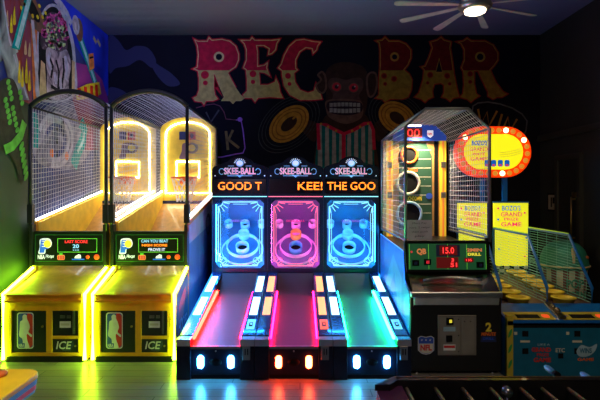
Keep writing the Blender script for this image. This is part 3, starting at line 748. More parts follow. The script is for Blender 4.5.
    for sx in (-1, 1):
        for (za, zb) in ((wz0, wz0 + c), (wz1, wz1 - c)):
            xa = sx * .333
            b.prism([(xa, za), (xa - sx * c, za), (xa - sx * c * .5, (za + zb) / 2), (xa, zb)] if True else [], lambda x, z: (x, Y0 - .024, z), lambda x, z: (x, Y0, z), 'skee_black')
    wf = obj('window_frame', b, t, bevel=.004)
    # acrylic window with etched, edge-lit border
    gl = obj('window_pane', B().box(wx0, wx1, Y0 + .002, Y0 + .007, wz0, wz1, 'glass'), t)
    b = B(); pl = Plane((0, Y0 + .002, (wz0 + wz1) / 2), (1, 0, 0), (0, 0, 1)); hw, hh = .30, .44; e = .06
    loop = [(-hw + e, -hh), (hw - e, -hh), (hw - e, -hh + e * .5), (hw - e * .4, -hh + e), (hw, -hh + e), (hw, hh - e), (hw - e * .4, hh - e), (hw - e, hh - e * .5), (hw - e, hh), (-hw + e, hh), (-hw + e, hh - e * .5), (-hw + e * .4, hh - e), (-hw, hh - e), (-hw, -hh + e), (-hw + e * .4, -hh + e), (-hw + e, -hh + e * .5), (-hw + e, -hh)]
    pl.stroke(b, loop, .012, C1)
    pl.stroke(b, [(-hw + .03, -.28), (-hw + .03, .28)], .006, C1); pl.stroke(b, [(hw - .03, -.28), (hw - .03, .28)], .006, C1)
    pl.stroke(b, [(-.1, hh - .03), (.1, hh - .03)], .006, C1); pl.stroke(b, [(-.1, -hh + .03), (.1, -hh + .03)], .006, C1)
    for sx in (-1, 1):
        for sz in (-1, 1):
            for a in (12, 34, 56, 78):
                r0, r1 = (.09, .17) if sz > 0 else (.08, .15)
                ca, sa = math.cos(math.radians(a)), math.sin(math.radians(a))
                pl.stroke(b, [(sx * (hw - r0 * ca + .01), sz * (hh - r0 * sa + .01)), (sx * (hw - r1 * ca + .01), sz * (hh - r1 * sa + .01))], .009, C1)
        pl.stroke(b, [(sx * x, z) for x, z in arc(hw - .07, -hh + .07, .05, .05, 0, 300, 12)], .006, C1)
    pl.text(b, 'SKEE-BALL', 0, .18, .26, .03, C2)
    obj('etched_border', b, gl)
    # lit playfield inside
    s0 = Vector((0, Y0 + .05, .775)); s1 = Vector((0, Y0 + .75, 1.38)); sl = (s1 - s0); L = sl.length; sv = sl.normalized(); sn = Vector((0, -sv.z, sv.y))
    b = B(); b.prof_x([(Y0 + .03, .76), (s1.y, s1.z), (s1.y, s1.z - .03), (Y0 + .03, .735)], -.35, .35, interior[0])
    pf = obj('target_board', b, t)
    b = B(); b.box(-.36, .36, s1.y, s1.y + .02, 1.33, 1.75, interior[1]); obj('rear_board', b, t)
    def on(u, s_, h=0): return s0 + sv * (s_ * L) + sn * h + Vector((u, 0, 0))
    def ring(u, s_, r, h, m, r2=None, stretch=1.0, th=.012):
        X = Vector((1, 0, 0)); n = 32; bb = B(); i = bb.mi(m)
        pr = [(r, 0), (r, h), (r - th, h), (r - th, 0)]
        rings = [[bb.bm.verts.new(on(u, s_) + X * rr * math.cos(2 * PI * k / n) + sv * rr * stretch * math.sin(2 * PI * k / n) + sn * hh_) for k in range(n)] for rr, hh_ in pr]
        for a, c_ in zip(rings, rings[1:]):
            for k in range(n): bb.face([a[k], a[(k + 1) % n], c_[(k + 1) % n], c_[k]], i, True)
        return bb
    obj('outer_ring', ring(0, .42, .235, .06, 'rim_' + cups[3], stretch=.95), pf)
    obj('outer_ring', ring(0, .34, .30, .035, 'rim_' + cups[3], stretch=.95), pf)
    for (u, s_, r, m) in ((0, .36, .095, cups[2]), (0, .64, .08, cups[1]), (0, .86, .07, cups[0]), (-.25, .88, .06, cups[4]), (.25, .88, .06, cups[4])):
        bb = ring(u, s_, r, .09, 'cup_' + m, th=.014)
        i = bb.mi('matte_black'); n = 20
        bb.face([bb.bm.verts.new(on(u, s_, .004) + Vector((1, 0, 0)) * (r - .014) * math.cos(2 * PI * k / n) + sv * (r - .014) * math.sin(2 * PI * k / n)) for k in range(n)], i)
        obj('target_cup', bb, pf)
    obj('light_bar', B().box(-.3, .3, Y0 + .04, Y0 + .07, 1.72, 1.745, interior[2]).box(-.35, -.335, Y0 + .04, Y0 + .06, .85, 1.65, interior[2]).box(.335, .35, Y0 + .04, Y0 + .06, .85, 1.65, interior[2]), t)
    # marquee
    b = B(); mz = 1.77
    dome = [(-SW, mz), (SW, mz), (SW, 2.12)] + arc(.33, 2.12, .052, .06, 0, 70, 4) + [(.22, 2.22)] + arc(0, 2.17, .19, .145, 25, 155, 10) + [(-.22, 2.22)] + arc(-.33, 2.12, .052, .06, 110, 180, 4)
    b.prof_y(dome, Y0 - .03, Y0 + .2, 'marquee_navy'); mq = obj('marquee', b, t, bevel=.004)
    b = B(); b.box(-.36, .36, Y0 - .036, Y0 - .03, 1.80, 2.0, 'smoke'); disp = obj('display', b, mq)
    b = B(); pl = Plane((0, Y0 - .036, 1.905), (1, 0, 0), (0, 0, 1)); pl.text(b, text, tsize[0], 0, tsize[1], .11, 'txt_orange', bold=.01); pl.k += 1; pl.rect(b, -.35, .026, .35, .036, 'smoke'); obj('display_text', b, disp)
    b = B(); pl = Plane((0, Y0 - .03, 2.105), (1, 0, 0), (0, 0, 1))
    pl.text(b, 'SKEE-BALL', 0, .005, .43, .085, 'logo_pink', bold=.0, border='logo_white', bw=.03)
    for sx in (-1, 1):
        pl.stroke(b, [(sx * x, z) for x, z in arc(.25, .0, .035, .04, -120, 160, 10)], .008, 'logo_blue')
        pl.stroke(b, [(sx * .08, .075), (sx * .16, .075)], .007, 'logo_blue'); pl.stroke(b, [(sx * .02, -.06), (sx * .17, -.06)], .008, 'logo_blue'); pl.oval(b, sx * .34, -.06, .008, .008, 'logo_white')
    pl.poly(b, [(-.05, -.05), (.05, -.05), (0, -.085)], 'logo_blue')
    for i in range(9):
        a = math.radians(10 + i * 20); pl.stroke(b, [(.06 * math.cos(a), .11 + .05 * math.sin(a)), (.08 * math.cos(a), .11 + .07 * math.sin(a))], .01, 'logo_white')
    pl.oval(b, 0, .11, .052, .045, 'logo_blue'); pl.oval(b, 0, .115, .04, .034, 'logo_white')
    obj('logo', b, mq)
    obj('rim_light', B().box(-SW + .01, SW - .01, Y0 - .03, Y0 - .025, 1.755, 1.765, C1), mq)
    return t
M['dark_rail'] = mat('rail_glossy_navy', (.015, .03, .1), .2, coat=.5)
M['marquee_navy'] = mat('marquee_black', (.003, .004, .009), .5)
dull(M['marquee_navy']); dull(M['matte_black']); dull(M['skee_black']); M['logo_pink'] = backlit('logo_pink', (.85, .2, .3), .55); M['logo_white'] = backlit('logo_white', (.6, .75, .95), .6); M['logo_blue'] = backlit('logo_blue', (.2, .45, .8), .45)
M['line_cyan'] = glow('etched_cyan', (.3, .8, 1.), 1.8); M['line_pink'] = glow('etched_pink', (1., .18, .3), 1.7)
M['txt_viol'] = glow('print_violet', (.5, .2, 1.), .6); M['txt_hot'] = glow('print_hot_pink', (1., .05, .35), .8)
M['pan_cyan'] = backlit('panel_cyan_white', (.5, .88, 1.), 2.2); M['pan_orange'] = backlit('panel_orange', (1., .3, .1), 1.9); M['icon_white'] = backlit('icon_cyan', (.2, .75, 1.), .9); M['icon_red'] = backlit('icon_red', (1., .12, .05), 1.2)
M['strip_red'] = glow('strip_red', (1., .004, .002), 190.); M['strip_mag'] = glow('strip_magenta', (.8, .002, .06), 110.)
M['strip_green'] = glow('strip_green', (.002, 1., .22), 190.); M['strip_cyanw'] = glow('strip_mint', (.006, 1., .25), 110.)
M['strip_dim'] = glow('strip_dim_red', (.9, .002, .05), 110.)
M['oval_blue'] = glow('oval_blue_white', (.05, .45, 1.), 95.); M['oval_red'] = glow('oval_red', (1., .05, .012), 80.)
M['lane_blue'] = mat('lane_grey', (.04, .045, .05), .35, coat=.05, scale=2); M['lane_b2'] = mat('lane_violet_grey', (.045, .03, .04), .35, coat=.05, scale=2)
M['in_board'] = mat('playfield_pale', (.12, .17, .26), .4, scale=3)
M['in_rear'] = swirl_mat('playfield_rear', [(.15, .2, .3), (.3, .33, .4), (.12, .17, .26)], 3., .5)
M['bar_blue'] = glow('bar_blue', (.01, .25, 1.), 95.); M['bar_pink'] = glow('bar_pink', (.8, .06, .55), 60.)
M['rim_b'] = mat('ring_white', (.9, .9, .95), .4); M['rim_p'] = mat('ring_lilac', (.7, .6, .75), .4)
M['cup_w'] = mat('cup_white', (.85, .85, .88), .35); M['cup_y'] = mat('cup_yellow', (.8, .75, .1), .35); M['cup_c'] = mat('cup_cyan', (.08, .6, .75), .35)
CX = -.061
skee((CX - .765, 4.87, 0), 'skee ball alley reading GOOD T, with blue targets and a red lit lane', 'GOOD T', (.0, .6), 'line_cyan', 'txt_viol', 'pan_cyan', 'strip_red', 'strip_mag', 'oval_blue', 'white', ('in_board', 'in_rear', 'bar_blue'), 'lane_blue', ('w', 'w', 'w', 'b', 'w'))
skee((CX, 4.87, 0), 'skee ball alley in the middle with pink targets, orange panels and red front lights', 'KEE!', (.2, .34), 'line_pink', 'txt_hot', 'pan_orange', 'strip_dim', 'strip_dim', 'oval_red', 'icon_red', ('in_board', 'in_rear', 'bar_pink'), 'lane_b2', ('w', 'y', 'c', 'p', 'w'))
skee((CX + .765, 4.87, 0), 'skee ball alley reading THE GOO, with blue targets and a green lit lane', 'THE GOO', (.0, .66), 'line_cyan', 'txt_viol', 'pan_cyan', 'strip_green', 'strip_cyanw', 'oval_blue', 'white', ('in_board', 'in_rear', 'bar_blue'), 'lane_blue', ('w', 'w', 'w', 'b', 'w'))

# ================================================================== FOOTBALL TOSS GAME
M['fb_header'] = backlit('fb_header_blue', (.01, .05, .35), .5); M['fb_green'] = swirl_mat('fb_field_print', [(.01, .06, .03), (.05, .3, .07), (.3, .26, .05), (.02, .14, .05), (.25, .1, .03), (.01, .06, .04)], 7., 1.)
M['fb_yel'] = backlit('fb_yellow_column', (.8, .5, .03), .55); M['fb_or'] = backlit('fb_orange_stripe', (.9, .2, .03), .6)
M['fb_crowd'] = swirl_mat('fb_crowd_print', [(.3, .2, .05), (.5, .35, .1), (.1, .1, .3), (.5, .2, .05)], 14., .4)
M['fb_panel'] = backlit('fb_control_green', (.01, .09, .03), .45); M['silver'] = mat('silver_dome', (.34, .3, .24), .25, 1., scale=4)
M['plate'] = mat('coin_plate_grey', (.25, .23, .2), .5, .3); M['cage_frame_grey'] = mat('cage_frame_grey', (.2, .2, .21), .4, .6); M['ivory'] = mat('paper_lilac', (.45, .42, .5), .8)
FX = 1.56; FWd = .455
ft = thing('football_toss_game', 'black football throwing game with octagonal wire cage, target holes and display reading 15.0', 'arcade game', (FX, 5.0, 0))
b = B()
prof = [(0, .04), (0, .80), (.02, .83), (.26, .90), (.29, 1.0), (.35, 1.18), (1.83, 1.235), (1.83, .04)]
b.prof_x(prof, -FWd, FWd, 'black'); obj('cabinet', b, ft, bevel=.006)
M['fb_side'] = mat('fb_side_blue', (.02, .14, .55), .35, coat=.2)
M['fb_side2'] = mat('fb_side_pale', (.06, .22, .55), .35)
b = B(); b.prof_x([(0.02, .04), (0.02, .80), (.26, .90), (.29, 1.0), (.35, 1.2), (1.83, 1.25), (1.83, .04)], -FWd - .006, -FWd, 'fb_side')
pl = Plane((-FWd - .006, 0, 0), (0, -1, 0), (0, 0, 1)); pl.poly(b, [(-.4, .1), (-.4, .9), (-.9, 1.1), (-1.5, .6), (-1.0, .2)], 'fb_side2'); pl.poly(b, [(-.5, .3), (-.8, .9), (-1.2, .6)], 'fb_side')
obj('side_art', b, ft)
b = B(); b.box(-FWd + .0, FWd, -.035, .015, .78, .835, 'steel'); b.prof_x([(-.03, .78), (0, .70), (0, .78)], -FWd + .03, FWd - .03, 'steel'); b.prof_x([(-.012, .70), (-.03, .775), (0, .775), (0, .70)], -FWd + .03, FWd - .03, 'steel')
obj('front_bar', b, ft, bevel=.006)
# ball tray: rounded silver hood
b = B(); i = b.mi('silver'); nx, ny = 14, 8; V = {}
for a in range(nx + 1):
    for c in range(ny + 1):
        x = -FWd + .02 + (2 * FWd - .04) * a / nx; q = c / ny
        z = .835 + .16 * math.sin(q * PI / 2) - .05 * math.cos(PI * x / (2 * FWd)) * math.sin(PI * q) * 1.2
        V[a, c] = b.bm.verts.new((x, .0 + .30 * q, z))
for a in range(nx):
    for c in range(ny): b.face([V[a, c], V[a + 1, c], V[a + 1, c + 1], V[a, c + 1]], i, True)
obj('ball_tray', b, ft)
b = B(); b.tube([(x, .1 + .06 * math.sin(PI * (x + .3) / .6), .93 + .02 * math.sin(PI * (x + .3) / .6)) for x in [-.3 + .06 * k for k in range(11)]], .012, 'steel', 6); obj('tray_rail', b, ft)
# control panel
b = B(); b.hexa([(-.44, .24, .985), (.44, .24, .985), (.44, .32, .985), (-.44, .32, .985), (-.46, .27, 1.315), (.42, .27, 1.315), (.42, .33, 1.315), (-.46, .33, 1.315)], 'matte_black')
cp = obj('control_panel', b, ft, bevel=.006)
sl = Vector((0, .03, .33)).normalized(); pl = Plane((-.01, .253, 1.15), (1, 0, 0), sl)
b = B(); pl.lift = .004
pl.rect(b, -.415, -.135, .40, .135, 'fb_panel'); pl.rect(b, -.12, .0, .13, .125, 'navy')
for i_ in range(5): pl.stroke(b, [(-.4 + i_ * .2, -.13), (-.4 + i_ * .2, .13)], .004, 'lime_line')
pl.rect(b, -.13, -.12, .11, -.005, 'fb_dred') if False else None
obj('panel_print', b, cp)
b = B(); pl.k = 8
M['disp_red'] = backlit('display_dark_red', (.12, .003, .004), .5)
pl.rect(b, -.085, .015, .10, .115, 'disp_red'); pl.text(b, '15.0', .008, .065, .12, .065, 'txt_red', bold=.02)
obj('timer_display', b, cp)
b = B(); pl.k = 8
pl.rect(b, -.12, -.12, .11, -.005, 'disp_red'); pl.text(b, '3', .05, -.035, .03, .035, 'txt_red', bold=.03); pl.text(b, '51', .06, -.085, .07, .045, 'txt_red', bold=.03)
obj('score_display', b, cp)
b = B(); pl.k = 8
pl.text(b, 'QB', -.275, .05, .10, .07, 'lit_orange', bold=.05); pl.text(b, '2MIN', .28, .07, .16, .035, 'lit_orange', bold=.05); pl.text(b, 'DRILL', .28, .025, .14, .03, 'lit_yellow', bold=.04); pl.oval(b, -.38, .05, .012, .012, 'lit_red'); pl.poly(b, rrect(.17, -.06, .27, -.01, .02), 'disp_red'); pl.text(b, '135', .22, -.035, .06, .025, 'txt_red')
obj('logo_print', b, cp)
for x, y, m in ((-.34, -.065, 'navy'), (-.215, -.055, 'lit_red'), (.335, -.085, 'navy')):
    b = B(); c0 = pl.at(x, y); b.box(c0.x - .035, c0.x + .035, c0.y - .012, c0.y + .012, c0.z - .03, c0.z + .03, 'matte_black'); b.box(c0.x - .015, c0.x + .015, c0.y - .02, c0.y - .01, c0.z - .015, c0.z + .015, m)
    obj('button', b, cp)
# coin door
b = B(); b.box(-.185, .20, -.012, .0, .20, .60, 'plate'); cd = obj('coin_door', b, ft, bevel=.004)
b = B(); pl = Plane((0, -.012, .4), (1, 0, 0), (0, 0, 1)); pl.frame(b, -.17, -.19, .185, .19, .004, 'dark_steel'); pl.stroke(b, [(.045, -.185), (.045, .185)], .005, 'dark_steel'); pl.rect(b, -.13, .04, -.01, .085, 'art4'); pl.rect(b, -.13, -.15, -.01, -.09, 'white'); pl.rect(b, -.125, -.125, -.015, -.1, 'red')
for x, z in ((.02, .16), (.08, .14), (.14, .14), (.02, -.16), (.02, .0)): pl.oval(b, x, z, .006, .006, 'matte_black')
obj('door_print', b, cd)
b = B(); b.box(-.10, -.035, -.03, -.012, .51, .575, 'matte_black'); b.box(-.075, -.05, -.034, -.03, .53, .56, 'lime_glow'if False else 'lit_yellow'); b.box(-.10, -.045, -.03, -.012, .34, .40, 'matte_black'); obj('coin_slot', b, cd)
b = B(); pl = Plane((-.30, 0, .30), (1, 0, 0), (0, 0, 1)); sh = [(-.075, .07), (-.05, .085), (0, .075), (.05, .085), (.075, .07), (.075, -.05), (.04, -.08), (0, -.09), (-.04, -.08), (-.075, -.05)]
pl.poly(b, sh, 'white', offset=.006); pl.poly(b, sh, 'blue'); pl.poly(b, [(-.07, .015), (.07, .015), (.07, -.05), (.04, -.075), (0, -.085), (-.04, -.075), (-.07, -.05)], 'cream'); pl.text(b, 'NFL', 0, -.025, .115, .06, 'red', bold=.05); pl.text(b, '*  *  *', 0, .05, .1, .02, 'white'); obj('league_shield', b, ft)
b = B(); pl = Plane((.325, 0, .43), (1, 0, 0), (0, 0, 1)); pl.poly(b, [(-.08, -.10), (.08, -.10), (.07, -.04), (-.07, -.04)], 'navy'); pl.text(b, '2', .0, .05, .06, .09, 'yellow', bold=.04); pl.text(b, 'MINUTE', 0, -.02, .15, .035, 'orange', bold=.03, shear=.2); pl.text(b, 'DRILL', 0, -.065, .11, .025, 'blue'); obj('drill_logo', b, ft)
for x in (-.38, .38):
    for y in (.05, 1.75): obj('foot', B().lathe([(.02, 0), (.025, .01), (.012, .015), (.012, .05)], 'steel', Matrix.Translation((x, y, 0)), 10), ft)
# cage
yf, yb = .29, 1.80
OC = [(-FWd + .01, 1.30), (-FWd + .01, 2.52), (-.23, 2.71), (.22, 2.71), (FWd - .01, 2.50), (FWd - .01, 1.30)]
b = B(); b.tube([(x, yf, z) for x, z in OC], .017, 'cage_frame_grey', 8); b.tube([(x, yb, z) for x, z in OC], .015, 'cage_frame_grey', 8)
for x, z in OC[1:5]: b.tube([(x, yf, z), (x, yb, z)], .012, 'cage_frame_grey', 6)
for s in (-1, 1): b.tube([(s * (FWd - .01), yf, 1.32), (s * (FWd - .01), yb, 1.32)], .01, 'cage_frame_grey', 6)
obj('cage_frame', b, ft)
b = B()
for k, ((x0, z0), (x1, z1)) in enumerate(zip(OC, OC[1:])):
    n = max(3, int(math.hypot(x1 - x0, z1 - z0) / .06))
    net(b, (x0, yf, z0), (x0, yb, z0), (x1, yb, z1), (x1, yf, z1), 22, n, .003, 'wire')
obj('cage_netting', b, ft)
b = B(); b.box(FWd - .05, FWd - .012, yf, yf + .03, .98, 1.34, 'matte_black'); b.box(-FWd + .0, -FWd + .03, yf, yf + .03, .98, 1.34, 'matte_black'); obj('post_bracket', b, ft)
# target wall
b = B(); b.prof_y([(-FWd + .02, 1.24), (FWd - .02, 1.24), (FWd - .02, 2.48), (.22, 2.69), (-.23, 2.69), (-FWd + .02, 2.50)], 1.72, 1.76, 'matte_black'); tw = obj('target_wall', b, ft)
b = B(); pl = Plane((0, 1.72, 0), (1, 0, 0), (0, 0, 1))
D6 = 6.72
def tp(px, py): return ((px - 300) / FPX * D6 - FX, EYE - (py - HY) / FPX * D6)
pl.poly(b, [tp(*q) for q in ((383,141),(445,141),(445,240),(383,240))], 'fb_crowd')
pl.poly(b, [tp(*q) for q in ((399,143),(426,143),(432,156),(432,240),(399,240))], 'fb_green')
for y_ in range(150, 240, 9): pl.stroke(b, [tp(399, y_), tp(432, y_)], .008, 'fb_line')if False else pl.stroke(b, [tp(399, y_), tp(431, y_)], .008, 'cream')
pl.poly(b, [tp(*q) for q in ((434,141),(438,141),(438,240),(434,240))], 'matte_black')
pl.text(b, 'TOUCHDOWN', *tp(412, 198.5), .26, .06, 'yellow', bold=.03); pl.text(b, 'FIRST', *tp(413, 170), .14, .05, 'orange', bold=.03); pl.oval(b, *tp(429, 196), .045, .04, 'blue'); pl.rect(b, *tp(399, 236), *tp(431, 230), 'orange')
obj('field_print', b, tw)
b = B(); b.prof_y([tp(393,141), tp(445,141), tp(445,136), tp(433,124.5), tp(405,124.5), tp(393,134)], 1.66, 1.72, 'fb_header'); hdx = obj('header', b, tw)
b = B(); pl = Plane((0, 1.66, 0), (1, 0, 0), (0, 0, 1)); pl.rect(b, *tp(404, 138), *tp(421, 128.5), 'disp_red'); pl.text(b, '00', *tp(412.5, 133.3), .17, .10, 'txt_red', bold=.0); pl.rect(b, *tp(406, 126.8), *tp(420, 125.6), 'led_cool'); pl.poly(b, [tp(*q) for q in ((426,131),(432,131),(432,136),(429,138.5),(426,136))], 'lit_white'); pl.text(b, 'NFL', *tp(429, 134.5), .07, .035, 'lit_red', bold=.04); obj('header_display', b, hdx)
for x0 in (386.5, 439.5):
    b = B(); a0 = tp(x0, 240); a1 = tp(x0 + 6, 141); b.box(a0[0], a1[0], 1.69, 1.72, a0[1], a1[1], 'fb_yel'); m0 = (a0[0] + a1[0]) / 2; b.box(m0 - .012, m0 + .012, 1.685, 1.69, a0[1], a1[1], 'fb_or')
    for zz in (165, 195): z_ = tp(0, zz)[1]; b.box(a0[0] + .01, a1[0] - .01, 1.67, 1.69, z_ - .04, z_ + .04, 'dark_steel')
    obj('side_column', b, tw)
for (px, py, r, m) in ((409, 155, .105, 'orange'), (408, 183, .145, 'cream'), (409, 214, .16, 'art4')):
    x, z = tp(px, py); b = B(); b.tube([(x + r * math.cos(2 * PI * k / 28), 1.70, z + r * math.sin(2 * PI * k / 28)) for k in range(28)], .019, m, 8, closed=True)
    b.lathe([(.001, .0), (r, .0), (r, .008)], 'matte_black', Matrix.Translation((x, 1.715, z)) @ Matrix.Rotation(PI / 2, 4, 'X'), 28)  # black disc stands in for the dark inside the hole
    obj('target_hole', b, tw)
# paper note hung on the cage
b = B(); q0 = P(407, 240, 5.27); q1 = P(432, 220, 5.27)
b.box(q0.x, q1.x, 5.265, 5.268, q0.z, q1.z, 'ivory'); pl = Plane(((q0.x + q1.x) / 2, 5.265, (q0.z + q1.z) / 2), (1, 0, .03), (0, 0, 1))
for i_, (tx, ww) in enumerate((('Must Pay', .15), ('here, 2 swipe', .21), ('then push', .17), ('play', .10))): pl.text(b, tx, 0, .07 - i_ * .045, ww, .026, 'matte_black', bold=-.005)
tag(obj('paper_note', b), 'handwritten lilac paper note hung on the front of the football cage', 'note')

# ================================================================== BUCKET TOSS GAME
M['bz_blue'] = mat('bz_cabinet_blue', (.0, .12, .22), .45); M['bz_frame'] = mat('bz_frame_blue', (.005, .12, .42), .35); M['bz_yel'] = mat('bz_yellow', (.5, .38, .03), .4)
M['bz_panel'] = backlit('bz_panel_yellow', (.82, .80, .02), .85); M['bz_pink'] = backlit('bz_letter_pink', (.8, .05, .15), .6); M['bz_cyan'] = backlit('bz_letter_blue', (.0, .16, .7), .5)
M['bz_bucket'] = mat('bucket_yellow', (.85, .6, .04), .4); M['bz_floor'] = mat('bz_bed_dark', (.12, .06, .05), .5); M['bz_mesh'] = mat('bz_net_green', (.16, .5, .42), .5); M['bz_lime'] = backlit('bz_rail_lime', (.35, .6, .02), .3)
M['bz_red'] = backlit('bz_sign_red', (1., .045, .0), .8); M['bz_cream'] = backlit('bz_sign_yellow', (.95, .85, .01), .95); M['bulb_or'] = glow('bulb_amber', (1., .33, .02), .7); M['bulb_on'] = glow('bulb_lit', (1., .75, .3), 6.)
M['silver2'] = mat('ornament_metal', (.4, .33, .2), .3, 1.)
bz = thing('bucket_toss_game', 'blue and yellow two lane bucket toss game with netting and BOZO\'S GRAND PRIZE GAME panels', 'arcade game', (2.62, 4.9, 0))
BL = -.59; BR = .60; FB = 2.02
b = B(); b.box(BL, BR, .03, 1.9, .0, .52, 'bz_blue'); b.box(BL, BL + .06, .0, .05, .0, .62, 'bz_yel'); b.box(BR - .06, BR, 0, .05, 0, .62, 'bz_yel')
for z0 in (.1, .25, .4): b.prism(smooth_path([(BL + .01, z0), (BL + .04, z0 + .03), (BL + .05, z0 + .09), (BL + .02, z0 + .06)], 3), lambda x, z: (x, -.001, z), lambda x, z: (x, .001, z), 'green')
obj('cabinet', b, bz, bevel=.004)
b = B(); b.box(BL + .06, BR - .06, .005, .03, .02, .52, 'bz_blue'); b.box(BL + .06, BR - .06, -.0, .03, .50, .545, 'matte_black')
fd = obj('front_door', b, bz)
for k, x0 in enumerate((-.49, .02)):
    b = B(); pl = Plane((x0, .005, 0), (1, 0, 0), (0, 0, 1))
    for z_ in (.44, .27): pl.rect(b, .05, z_ - .028, .11, z_ + .028, 'matte_black')
    pl.rect(b, .03, .355, .125, .375, 'cream'); pl.rect(b, -.03, .43, .0, .46, 'cream')
    if k == 0:
        pl.text(b, "LIKE A", .26, .335, .12, .02, 'art4'); pl.text(b, 'GRAND', .235, .285, .19, .045, 'red', bold=.04); pl.text(b, 'PRIZE', .25, .235, .12, .03, 'red', bold=.03); pl.text(b, 'GAME', .245, .185, .17, .045, 'red', bold=.04)
        pl.text(b, 'ETC', .42, .28, .09, .04, 'cream'); pl.rect(b, .40, .2, .45, .25, 'matte_black')
    else:
        pl.poly(b, smooth_path([(.07, .27), (.12, .33), (.2, .31), (.27, .34), (.25, .27), (.18, .22), (.1, .22)], 4), 'art4'); pl.text(b, 'WINS', .16, .275, .12, .05, 'bz_blue', bold=.03); pl.text(b, 'GAME', .16, .19, .16, .03, 'orange'); pl.text(b, 'ICE', .42, .04, .13, .07, 'red', bold=.04)
    obj('door_print', b, fd)
b = B(); b.prof_x([(.0, .52), (.0, .57), (.36, .66), (.36, .52)], BL, BR, 'bz_frame'); con = obj('console', b, bz, bevel=.004)
cs = Vector((0, .36, .09)).normalized()
for k, x0 in enumerate((-.57, -.03)):
    b = B(); pl = Plane((x0, .0, .57), (1, 0, 0), cs, lift=.003)
    pl.rect(b, .0, .01, .47, .17, 'bz_yel'); pl.rect(b, .10, .04, .33, .12, 'matte_black'); pl.poly(b, rrect(.36, .05, .43, .12, .02), 'lit_red2'); pl.text(b, 'BOZO', .05, .09, .07, .03, 'blue')
    obj('player_panel', b, con)
b = B(); b.prof_x([(.02, .58), (.02, .60), (.32, .68), (.32, .66)], -.07, .0, 'silver2'); b.ball((-.035, .12, .64), .03, 'silver2'); b.ball((-.035, .22, .66), .025, 'silver2'); obj('ornament', b, con)
# bed
bedz = lambda y: .60 + (y - .36) * .075
b = B(); b.prof_x([(.36, bedz(.36)), (1.86, bedz(1.86)), (1.86, .5), (.36, .5)], BL + .02, BR - .02, 'bz_floor'); obj('bed', b, bz)
for lx in (-.265, .225):
    for k in range(6):
        y = .50 + k * .235; z = bedz(y) + .002; r = .115
        b = B(); b.lathe([(r * .8, 0), (r, .07), (r + .012, .075), (r + .012, .085), (r - .03, .085), (r * .7, .01)], 'bz_bucket', Matrix.Translation((lx, y, z)), 20); b.lathe([(1e-5, .03), (r * .72, .03)], 'matte_black', Matrix.Translation((lx, y, z)), 20); obj('bucket', b, bz)  # black disc puts the bucket's inner shade into colour
# divider frames with netting
Z0, ZT = .62, 1.33
for k, x in enumerate((-.49, 0., .475)):
    b = B(); y1, y2, y3 = .40, .85, 1.86
    b.tube([(x, y1, Z0), (x, y1, .81), (x, y2, ZT), (x, y3, ZT + .0), (x, y3, Z0 + .1)], .016, 'bz_frame', 8)
    b.tube([(x, y2 + .02, ZT + .016), (x, y3, ZT + .016)], .008, 'bz_lime', 6)
    obj('divider_frame', b, bz)
    b = B()
    for j in range(1, 22):
        z = Z0 + (ZT - Z0) * j / 22
        ya = y1 if z < .81 else y1 + (z - .81) / (ZT - .81) * (y2 - y1)
        b.tube([(x, ya, z), (x, y3, z)], .0035, 'bz_mesh', 3, sm=False)
    for j in range(1, 6):
        y = y1 + (y3 - y1) * j / 6
        zt = ZT if y > y2 else .81 + (y - y1) / (y2 - y1) * (ZT - .81)
        b.tube([(x, y, Z0 + .03), (x, y, zt)], .0022, 'bz_mesh', 3, sm=False)
    obj('divider_netting', b, bz)
# back panels
for k, (x0, x1) in enumerate(((-.475, -.085), (.015, .475))):
    bp_ = obj('back_panel', B().box(x0, x1, 1.88, 1.93, .68, 1.675, 'bz_panel').box(x0 - .01, x1 + .01, 1.875, 1.935, 1.675, 1.695, 'bz_frame'), bz)
    b = B(); c_ = (x0 + x1) / 2; ww = (x1 - x0) / .46; pl = Plane((c_, 1.88, 0), (1, 0, 0), (0, 0, 1))
    pl.text(b, "BOZO'S", 0, 1.605, .25 * ww, .07, 'bz_cyan', bold=.015); pl.text(b, 'GRAND', 0, 1.52, .29 * ww, .06, 'bz_pink', bold=.02); pl.text(b, 'PRIZE', 0, 1.455, .2 * ww, .04, 'bz_pink', bold=.02); pl.text(b, 'GAME', 0, 1.385, .28 * ww, .06, 'bz_pink', bold=.02)
    for x, z, m in ((-.18, 1.6, 'bz_pink'), (.18, 1.54, 'bz_pink'), (-.18, 1.45, 'bz_cyan'), (.2, 1.2, 'bz_cyan'), (-.17, 1.05, 'bz_cyan'), (.18, .95, 'bz_pink')): pl.oval(b, x * ww, z, .017, .017, m, n=5)
    for i_ in range(7):
        for j_ in range(3):
            m = 'matte_black' if (i_ + j_) % 2 else 'white'; a = x0 - c_ + .0 + (x1 - x0) * i_ / 7; pl.rect(b, a, .69 + j_ * .045, a + (x1 - x0) / 7, .735 + j_ * .045, m)
    obj('panel_print', b, bp_)
